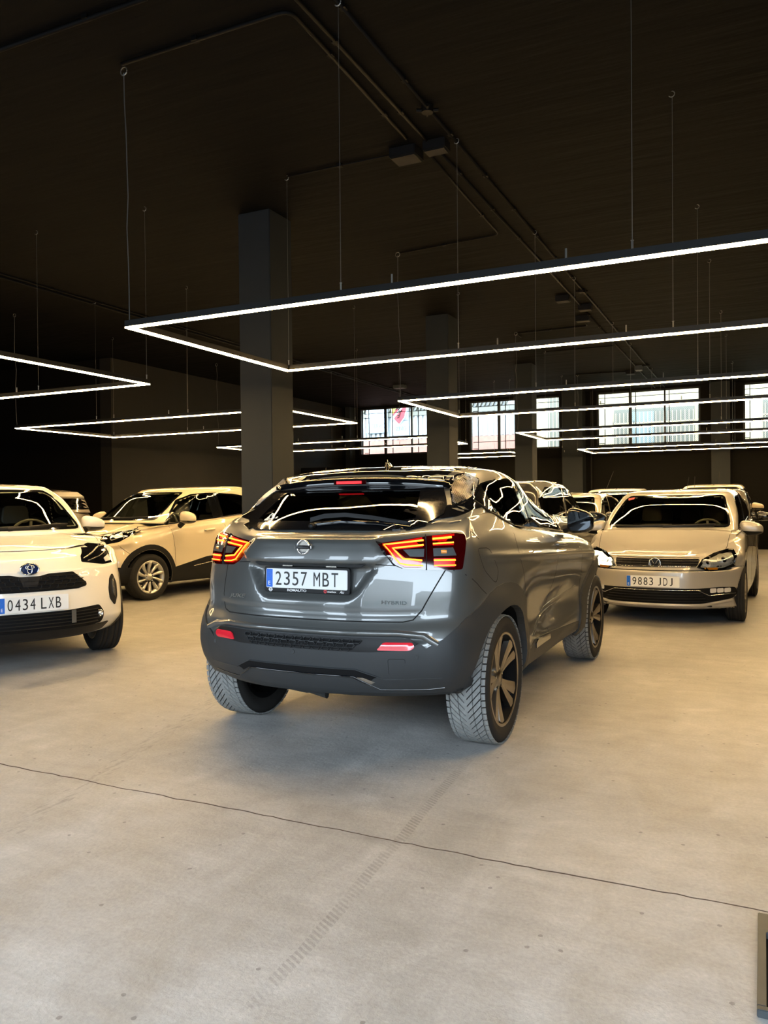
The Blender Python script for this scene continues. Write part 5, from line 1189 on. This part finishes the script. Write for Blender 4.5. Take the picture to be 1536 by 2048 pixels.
    hood_gap(c, [('F', [(-.43, .952), (-.2, .942), (.2, .942), (.43, .952)]), ('T', [(.40, .60), (.2, .73), (-.1, .74)]), ('T', [(.40, -.60), (.2, -.73), (-.1, -.74)]), ('L', [(-.42, .30), (-.45, .70), (-.55, 1.04)]), ('L', [(-1.62, .3), (-1.66, 1.08)])])
    for a in ((.05, .55),): wipers(c, [[(-.50, 1.088), (.1, 1.10), (.20, 1.098)], [(.02, 1.09), (.45, 1.12), (.55, 1.118)]])
    c.arch(0, .335, .385, .44, 'black_plastic', th=.012, a0=-20, a1=190); c.arch(-2.56, .335, .385, .44, 'black_plastic', th=.012, a0=-10, a1=200)
    finish(c, 'alloy', yo=.875, Wd=.215, rim=.235)
    MB().box((-.62, .10, 1.085), (-.45, .40, 1.09)).build('paper_on_dash', 'paper', c.root)

def build_captur():
    c = std('crossover_car', 'ivory crossover parked beside the first column, nose towards the white car', (-8.42, 8.62), -1.765, 'cream_paint', wb=2.60, fo=.84, ro=.68, w=.89, zb0=1.03, zb1=1.15, znose=.84,
            zcowl=1.07, xcowl=-.08, zroof=1.585, rd=.09, xtop=-.76, xrt=-2.95, xrb=-3.1, bot=.22, R=.315, arch=.375, bfr=.46, hoodw=.78, glassw=.775, roofw=.62, crown=.05, nose=.02, res=(.04, .028),
            bulge=lambda x, y: .015*math.exp(-((abs(y)-.50)/.08)**2))
    for sg in (1, -1):
        f3 = lambda P: [(x, sg*y, z) for x, y, z in P]; v = 180+40*sg
        H = c.patch('headlamp', v, f3([(.72, .50, .845), (.60, .62, .90), (.42, .76, .955), (.28, .86, .985), (.22, .88, .965), (.36, .87, .885), (.50, .83, .81), (.64, .68, .775), (.72, .55, .79)]), 'gloss_black', off=.006, th=.02, res=.03, rnd=.015, edge=.004)
        c.patch('reflector_bowl', v, f3([(.56, .68, .878), (.44, .78, .925), (.42, .80, .875), (.54, .72, .825)]), 'reflector', off=.009, th=.01, res=.03, rnd=.02, parent=H)
        c.patch('reflector_bowl', v, f3([(.66, .58, .85), (.60, .65, .87), (.60, .66, .82), (.66, .60, .81)]), 'satin', off=.009, th=.01, res=.03, rnd=.02, parent=H)
        c.ribbon('light_strip', v, f3([(.62, .62, .888), (.46, .77, .945), (.32, .855, .970)]), .012, 'reflector', off=.008, lift=.004, parent=H)
        c.mirror(-.52, 1.05, 1.115, 'cream_paint', sg, sc=1.08, foot=(-.50, .88, 1.00))
    c.patch('upper_grille', 'F', rpoly([(-.50, .78), (.50, .78), (.40, .66), (-.40, .66)], .02), 'gloss_black', off=.005, th=.012)
    c.patch('lower_bumper', 'F', rpoly([(-.86, .46), (-.6, .50), (.6, .50), (.86, .46), (.86, .20), (-.86, .20)], .02), 'black_plastic', off=.010, th=.02, res=.05)
    windscreen(c, .685, .575, 1.085, 1.485, rim=.02)
    side_windows(c, [[(-.30, 1.015), (-.42, 1.17), (-.64, 1.37), (-.88, 1.455), (-1.17, 1.475), (-1.27, 1.095), (-.9, 1.065)], [(-1.36, 1.10), (-1.27, 1.475), (-1.68, 1.462), (-2.12, 1.40), (-2.05, 1.16)], [(-2.13, 1.18), (-2.22, 1.38), (-2.50, 1.30), (-2.62, 1.24)]])
    for v in ('L', 'S'):
        sg = 1 if v == 'L' else -1
        c.patch('pillar_trim', v, [(-1.13, 1.475), (-1.34, 1.478), (-1.42, 1.11), (-1.22, 1.09)], 'gloss_black', off=.003, th=.004, res=.05)
        c.patch('pillar_trim', v, [(-2.05, 1.43), (-2.26, 1.41), (-2.20, 1.17), (-2.00, 1.16)], 'gloss_black', off=.003, th=.004, res=.05)
        c.patch('sill_cladding', v, rpoly([(-.40, .42), (-1.02, .545), (-1.45, .56), (-2.2, .44), (-2.2, .22), (-.40, .22)], .02), 'black_plastic', off=.012, th=.03, res=.05, edge=.008)
        c.ribbon('sill_chrome', v, [(-.75, .42), (-1.3, .485), (-1.8, .43)], .016, 'satin', off=.014, lift=.006)
        c.arch(0, .315, .378, .448, 'black_plastic', th=.014, a0=-22, a1=200, sides=(v,)); c.arch(-2.6, .315, .378, .448, 'black_plastic', th=.014, a0=-20, a1=200, sides=(v,))
        for x in (-1.05, -1.95):
            h = c.hit(v, x, .93)[0]; y = h.y+sg*.028; MB().tube([(x+.09, h.y, .925), (x+.06, y, .928), (x-.08, y, .938), (x-.11, h.y, .94)], [.012, .015, .015, .012], 8).build('door_handle', 'cream_paint', c.root, smooth=True)
        h = c.hit(v, -.30, .62)[0]
    hood_gap(c, [('L', [(-.44, .45), (-.42, .70), (-.36, 1.0)]), ('L', [(-1.42, .56), (-1.44, .80), (-1.32, 1.08)]), ('L', [(.10, .955), (.02, 1.0), (-.2, 1.03)]), ('L', [(.46, .80), (.30, .65), (.25, .60)]), ('F', [(-.80, .90), (-.4, .84), (.4, .84), (.80, .90)])])
    wipers(c, [[(-.55, 1.095), (.1, 1.12)], [(0, 1.10), (.55, 1.12)]])
    finish(c, 'ten', yo=.885, Wd=.205, rim=.222)
    MB().prism(rpoly([(-.12, 1.36), (.12, 1.36), (.11, 1.42), (-.11, 1.42)], .02), -.86, -.83, lambda a, b, q: (q, a, b)).build('inner_mirror', 'satin', c.root)
    MB().box((-.55, -.2, 1.045), (-.35, .15, 1.052)).build('paper_on_dash', 'paper', c.root)
    MB().prism(rpoly([(-2.05, 1.0), (-2.15, 1.34), (-2.02, 1.37), (-1.95, 1.2)], .04), .15, .55, lambda a, b, q: (a, q, b)).build('yellow_cover', 'vest', c.root)

def build_polo():
    c = std('hatchback_car', 'silver hatchback facing the camera, parked right of the grey crossover', (-.99, 9.28), -1.61, 'silver_paint', wb=2.47, fo=.74, ro=.66, w=.835, zb0=.965, zb1=1.03, znose=.70,
            zcowl=.955, xcowl=-.08, zroof=1.43, rd=.03, xtop=-.86, xrt=-2.65, xrb=-2.95, bot=.17, R=.30, arch=.345, bfr=.40, hoodw=.70, glassw=.735, roofw=.585, crown=.035, nose=.025, res=(.035, .022))
    gr = [(-.41, .675), (-.2, .683), (.2, .683), (.43, .675), (.40, .603), (-.39, .598)]
    G = c.patch('upper_grille', 'F', gr, 'black_plastic', off=.004, th=.014, res=.04, rnd=.01)
    for k, z in enumerate((.607, .632, .655, .676)): c.ribbon('slat', 'F', [(-.40, z), (.415, z)], .007 if 0 < k < 3 else .006, 'chrome' if k == 0 else 'black_plastic', off=.006, lift=.008, parent=G)
    for y in (-.33, -.24, -.14, .16, .26, .34): c.ribbon('rib', 'F', [(y, .605), (y, .678)], .006, 'black_plastic', off=.006, lift=.006, parent=G)
    lo = [(-.60, .385), (-.40, .390), (.42, .392), (.62, .405), (.745, .398), (.765, .335), (.72, .283), (.45, .237), (-.45, .237), (-.72, .283), (-.765, .335), (-.745, .398)]
    L = c.patch('lower_grille', 'F', lo, 'trim', off=.004, th=.016, res=.04, rnd=.02)
    for k in range(4): z = .262+k*.028; b = .50-.02*k; c.ribbon('slat', 'F', [(-b, z), (b, z)], .008, 'black_plastic', off=.006, lift=.010, parent=L)
    c.ribbon('chrome_blade', 'F', [(-.74, .337), (-.51, .322), (-.40, .372), (.42, .374), (.515, .322), (.74, .337)], .010, 'chrome', off=.008, lift=.006, parent=L)
    for sg in (1, -1):
        m_ = (lambda P: P) if sg > 0 else mir; v = 180+22*sg; f3 = lambda P: [(x, sg*y, z) for x, y, z in P]
        for q in range(3):
            y0 = .525+q*.062; c.patch('fog_lamp', 'F', rpoly(m_([(y0, .392), (y0+.055, .394), (y0+.055, .350), (y0, .346)]), .012), 'reflector', off=.010, th=.01, res=.02, parent=L, edge=.004)
        H = c.patch('headlamp', v, f3([(.62, .405, .600), (.60, .47, .672), (.52, .60, .728), (.40, .735, .770), (.34, .765, .765), (.34, .770, .70), (.40, .765, .610), (.50, .66, .575), (.60, .53, .562)]), 'gloss_black', off=.005, th=.02, res=.03, rnd=.012, edge=.004)
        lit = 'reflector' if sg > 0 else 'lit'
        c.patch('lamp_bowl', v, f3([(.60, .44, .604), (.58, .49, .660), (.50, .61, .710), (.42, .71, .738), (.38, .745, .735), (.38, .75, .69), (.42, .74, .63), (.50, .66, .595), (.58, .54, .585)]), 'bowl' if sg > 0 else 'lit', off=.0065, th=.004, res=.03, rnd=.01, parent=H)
        for (yy, zz, r_, xx) in ((.505, .640, .040, .56), (.655, .668, .062, .46)):
            c.patch('reflector_bowl', v, [(c.pt3(v, (xx, sg*yy, zz))[0]+r_*math.cos(t)*1.15, zz+r_*math.sin(t)*.95) for t in np.linspace(0, 2*math.pi, 19)[:-1]], lit, off=.008, th=.01, res=.02, parent=H, bulge=.006)
            c.patch('bulb_shield', v, [(c.pt3(v, (xx, sg*yy, zz))[0]+r_*.4*math.cos(t), zz+r_*.4*math.sin(t)) for t in np.linspace(0, 2*math.pi, 13)[:-1]], 'chrome', off=.018, th=.01, res=.02, parent=H)
        c.patch('indicator', v, f3([(.58, .47, .598), (.52, .60, .600), (.52, .60, .578), (.58, .50, .570)]), 'amber', off=.009, th=.01, res=.03, parent=H)
        c.patch('lamp_cover', v, f3([(.62, .41, .602), (.60, .47, .670), (.52, .60, .722), (.40, .735, .764), (.345, .76, .76), (.345, .765, .70), (.40, .76, .614), (.50, .66, .58), (.60, .53, .567)]), 'glass_clear', off=.024, th=.02, res=.04, rnd=.012, parent=H)
        c.mirror(-.52, .855, .968, 'silver_paint', sg, sc=.98, foot=(-.48, .72, .95), lower='black_plastic')
    p = c.hit('F', .0, .635)[0]; e = Vector((p.x+.006, .006, .636))
    em = MB().lathe([(0, .062), (.010, .062), (.012, .056), (.010, .052), (.0, .050)], 36, 'x', org=e).build('emblem', 'chrome', c.root, smooth=True)
    MB().lathe([(.003, .001), (.003, .053)], 30, 'x', org=e).build('emblem_field', 'ink', em)
    mb = MB(); x = e.x+.008
    for P in ([(-.030, .046), (-.008, .006), (.008, .006), (.030, .046)], [(-.048, .018), (-.026, -.046), (0, .0), (.026, -.046), (.048, .018)]):
        mb.tube([(x, e.y+a, e.z+b) for a, b in P], .0055, 6)
    mb.build('emblem_letters', 'chrome', em)
    h = c.hit('F', 0, .46)[0]; plate(c, '9883 JDJ', h.x+.006, -.003, .460, 1, w=.520, h=.112)
    ws = windscreen(c, .665, .55, .985, 1.345, rim=.020)
    c.patch('inspection_sticker', 'F', [(-.545, 1.31), (-.47, 1.325), (-.46, 1.30), (-.52, 1.285)], 'red_print', off=.006, th=0, res=.05, parent=ws)
    side_windows(c, [[(-.52, .975), (-.75, 1.16), (-1.0, 1.33), (-1.4, 1.355), (-1.45, 1.0)], [(-1.53, 1.0), (-1.48, 1.355), (-2.0, 1.335), (-2.4, 1.23), (-2.3, 1.06)]])
    hood_gap(c, [('T', [(.45, .60), (.2, .66), (-.1, .685)]), ('T', [(.45, -.60), (.2, -.66), (-.1, -.685)]), ('F', [(-.40, .694), (.42, .694)]), ('L', [(-.40, .28), (-.42, .7), (-.5, .95)]), ('L', [(-1.45, .28), (-1.5, .97)]), ('L', [(.33, .60), (.2, .60)])])
    c.patch('chin_trim', 'F', [(-.55, .215), (.55, .215), (.48, .155), (-.42, .150)], 'black_plastic', off=.004, th=.03, res=.05, rnd=.02)
    c.ribbon('bumper_lip', 'F', [(-.72, .262), (-.45, .218), (.45, .218), (.72, .262)], .030, 'silver_paint', off=.004, lift=.010)
    wipers(c, [[(-.55, .985), (.05, 1.00)], [(-.02, .99), (.50, 1.005)]])
    finish(c, 'alloy', yo=.825, Wd=.19, rim=.205)
    MB().prism(rpoly([(-.12, 1.23), (.12, 1.23), (.11, 1.285), (-.11, 1.285)], .02), -.80, -.77, lambda a, b, q: (q, a, b)).build('inner_mirror', 'trim', c.root)
    MB().tube([(-2.0, .0, 1.42), (-2.25, .0, 1.60)], .003, 5).build('roof_antenna', 'black_plastic', c.root)

def build_back(label, loc, th, paint, kind='hatch', mirror=None, antenna=None, plate_=None, style='alloy', **k):
    base = dict(wb=2.50, fo=.78, ro=.70, w=.86, zb0=.97, zb1=1.04, znose=.74, zcowl=.98, xcowl=-.10, zroof=1.47, xtop=-.88, xrt=-2.75, xrb=-3.05, bot=.19, R=.31, arch=.36, glassw=.75, roofw=.59, res=(.06, .045))
    base.update(k); c = std('hatchback_car' if kind == 'hatch' else 'crossover_car', label, loc, th, paint, **base); p = c.p
    f = lambda y, q: y
    windscreen(c, .69, .55, p['zcowl']+.02, p['H']-.09)
    z0, H_ = p['zb0'], p['H']; xr = p['xrt']
    side_windows(c, [[(-.45, z0+.02), (-.75, z0+.22), (-1.0, H_-.12), (-1.45, H_-.085), (-1.50, z0+.03)], [(-1.58, z0+.035), (-1.53, H_-.085), (xr+.55, H_-.10), (xr+.05, H_-.22), (xr+.12, p['zb1']+.03)]])
    rb = [(-.60, p['zb1']+.05), (.60, p['zb1']+.05), (.50, H_-.13), (-.50, H_-.13)]; c.window('R', rb, 'glass_dark', rim=.03, name='rear_window')
    for sg in (1, -1):
        f3 = lambda P: [(x, sg*y, z) for x, y, z in P]; v = 180+30*sg; zn = p['R']+.38; fo = p['fo']
        H = c.patch('headlamp', v, f3([(fo-.16, .44, zn-.06), (fo-.22, .55, zn+.02), (fo-.38, .75, zn+.06), (fo-.40, .78, zn-.03), (fo-.24, .66, zn-.09)]), 'gloss_black', off=.005, th=.02, res=.05, rnd=.015)
        c.patch('reflector_bowl', v, f3([(fo-.26, .58, zn-.005), (fo-.34, .70, zn+.03), (fo-.34, .70, zn-.04), (fo-.24, .60, zn-.055)]), 'reflector', off=.009, th=.01, res=.05, rnd=.015, parent=H)
        v2 = -30*sg; X0 = p['X0']; zl = .92
        c.patch('tail_lamp', v2, f3([(X0+.12, .50, zl), (X0+.30, .78, zl+.03), (X0+.34, .80, zl-.13), (X0+.12, .60, zl-.14)]), 'red_lens', off=.008, th=.02, res=.05, rnd=.015)
        c.mirror(-.52, p['gw']+.20, p['zb0']+.03, mirror or paint, sg, sc=1.0, foot=(-.48, p['gw']+.02, p['zb0']))
    c.patch('upper_grille', 'F', [(-.40, .66), (.40, .66), (.36, .58), (-.36, .58)], 'black_plastic', off=.005, th=.012, rnd=.01)
    c.patch('lower_grille', 'F', [(-.60, .38), (.60, .38), (.54, .26), (-.54, .26)], 'trim', off=.005, th=.012, rnd=.02)
    g = MB()
    for v in ('L', 'S'):
        for P in ([(-.42, .3), (-.5, z0)], [(-1.5, .3), (-1.54, z0)], [(-2.15, .6), (-2.3, z0)]): c.ribbon('g', v, P, .005, 'gap', off=.0015, join=g)
    g.build('panel_gap', 'gap', c.root)
    if antenna: MB().tube([(antenna[0], antenna[1], H_-.02), (antenna[0]-.16, antenna[1]+antenna[3] if len(antenna) > 3 else antenna[1], H_+antenna[2])], .005, 5).build('roof_antenna', 'black_plastic', c.root)
    finish(c, style, Wd=.20)
    return c

build_juke(); build_yaris(); build_captur(); build_polo()
c = build_back('dark crossover facing away, just beyond the grey crossover and its mirror', (-3.02, 11.75), 1.5708, 'dark_paint', 'suv', zroof=1.56, zb0=1.03, zb1=1.12, zcowl=1.02, znose=.84, bot=.24, R=.33, arch=.38, style='black', xrt=-2.85)
for sg in (1, -1): MB().tube([(-1.2, sg*.56, 1.48), (-1.3, sg*.56, 1.53), (-2.4, sg*.56, 1.53), (-2.55, sg*.56, 1.47)], .012, 8).build('roof_rail', 'satin', c.root)
c = build_back('beige hatchback with dark door mirrors facing the camera between the crossover and the silver hatchback', (-3.42, 14.35), -1.5708, 'beige_paint', 'hatch', mirror='gloss_black', antenna=(-1.6, -.25, .18, -.03), zroof=1.46)
c = build_back('white car farthest back, only roof and windscreen showing over the beige hatchback', (-3.25, 18.9), -1.5708, 'white_paint', 'suv', antenna=(-1.3, -.25, .42, .15), zroof=1.60, zb0=1.06, zb1=1.14, zcowl=1.05, znose=.85, R=.33, arch=.38)
c = build_back('dark bronze car with black mirrors hidden right behind the silver hatchback', (-.93, 14.4), -1.5708, 'gun_paint', 'hatch', mirror='gloss_black', antenna=(-1.2, -.2, .22), zroof=1.50)
c = build_back('ivory crossover with pale mirrors farthest back behind the silver hatchback', (-1.05, 18.95), -1.5708, 'cream_paint', 'suv', antenna=(-1.8, .1, .3), zroof=1.66, zb0=1.10, zb1=1.18, zcowl=1.09, znose=.9, R=.34, arch=.39)
c = build_back('taupe crossover with roof spoiler facing away behind the white crossover', (-13.15, 10.05), 2.86, 'taupe_paint', 'suv', zroof=1.60, zb0=1.08, zb1=1.20, zcowl=1.05, znose=.86, R=.33, arch=.38)
for v in ('L', 'S'): c.patch('quarter_glass', v, [(-2.30, 1.235), (-2.24, 1.505), (-2.80, 1.47), (-3.06, 1.24)], 'gloss_black', off=.006, th=.004, res=.05, rnd=.02)
MB().prism([(-2.68, 1.545), (-2.90, 1.53), (-3.12, 1.45), (-3.10, 1.42), (-2.90, 1.46)], -.50, .50, lambda a, b, q: (a, q, b)).build('roof_spoiler', 'silver_paint', c.root, bevel=.01)
MB().prism([(-2.35, 1.57), (-2.40, 1.635), (-2.49, 1.64), (-2.50, 1.56)], -.02, .02, lambda a, b, q: (a, q, b)).build('antenna_fin', 'silver_paint', c.root)
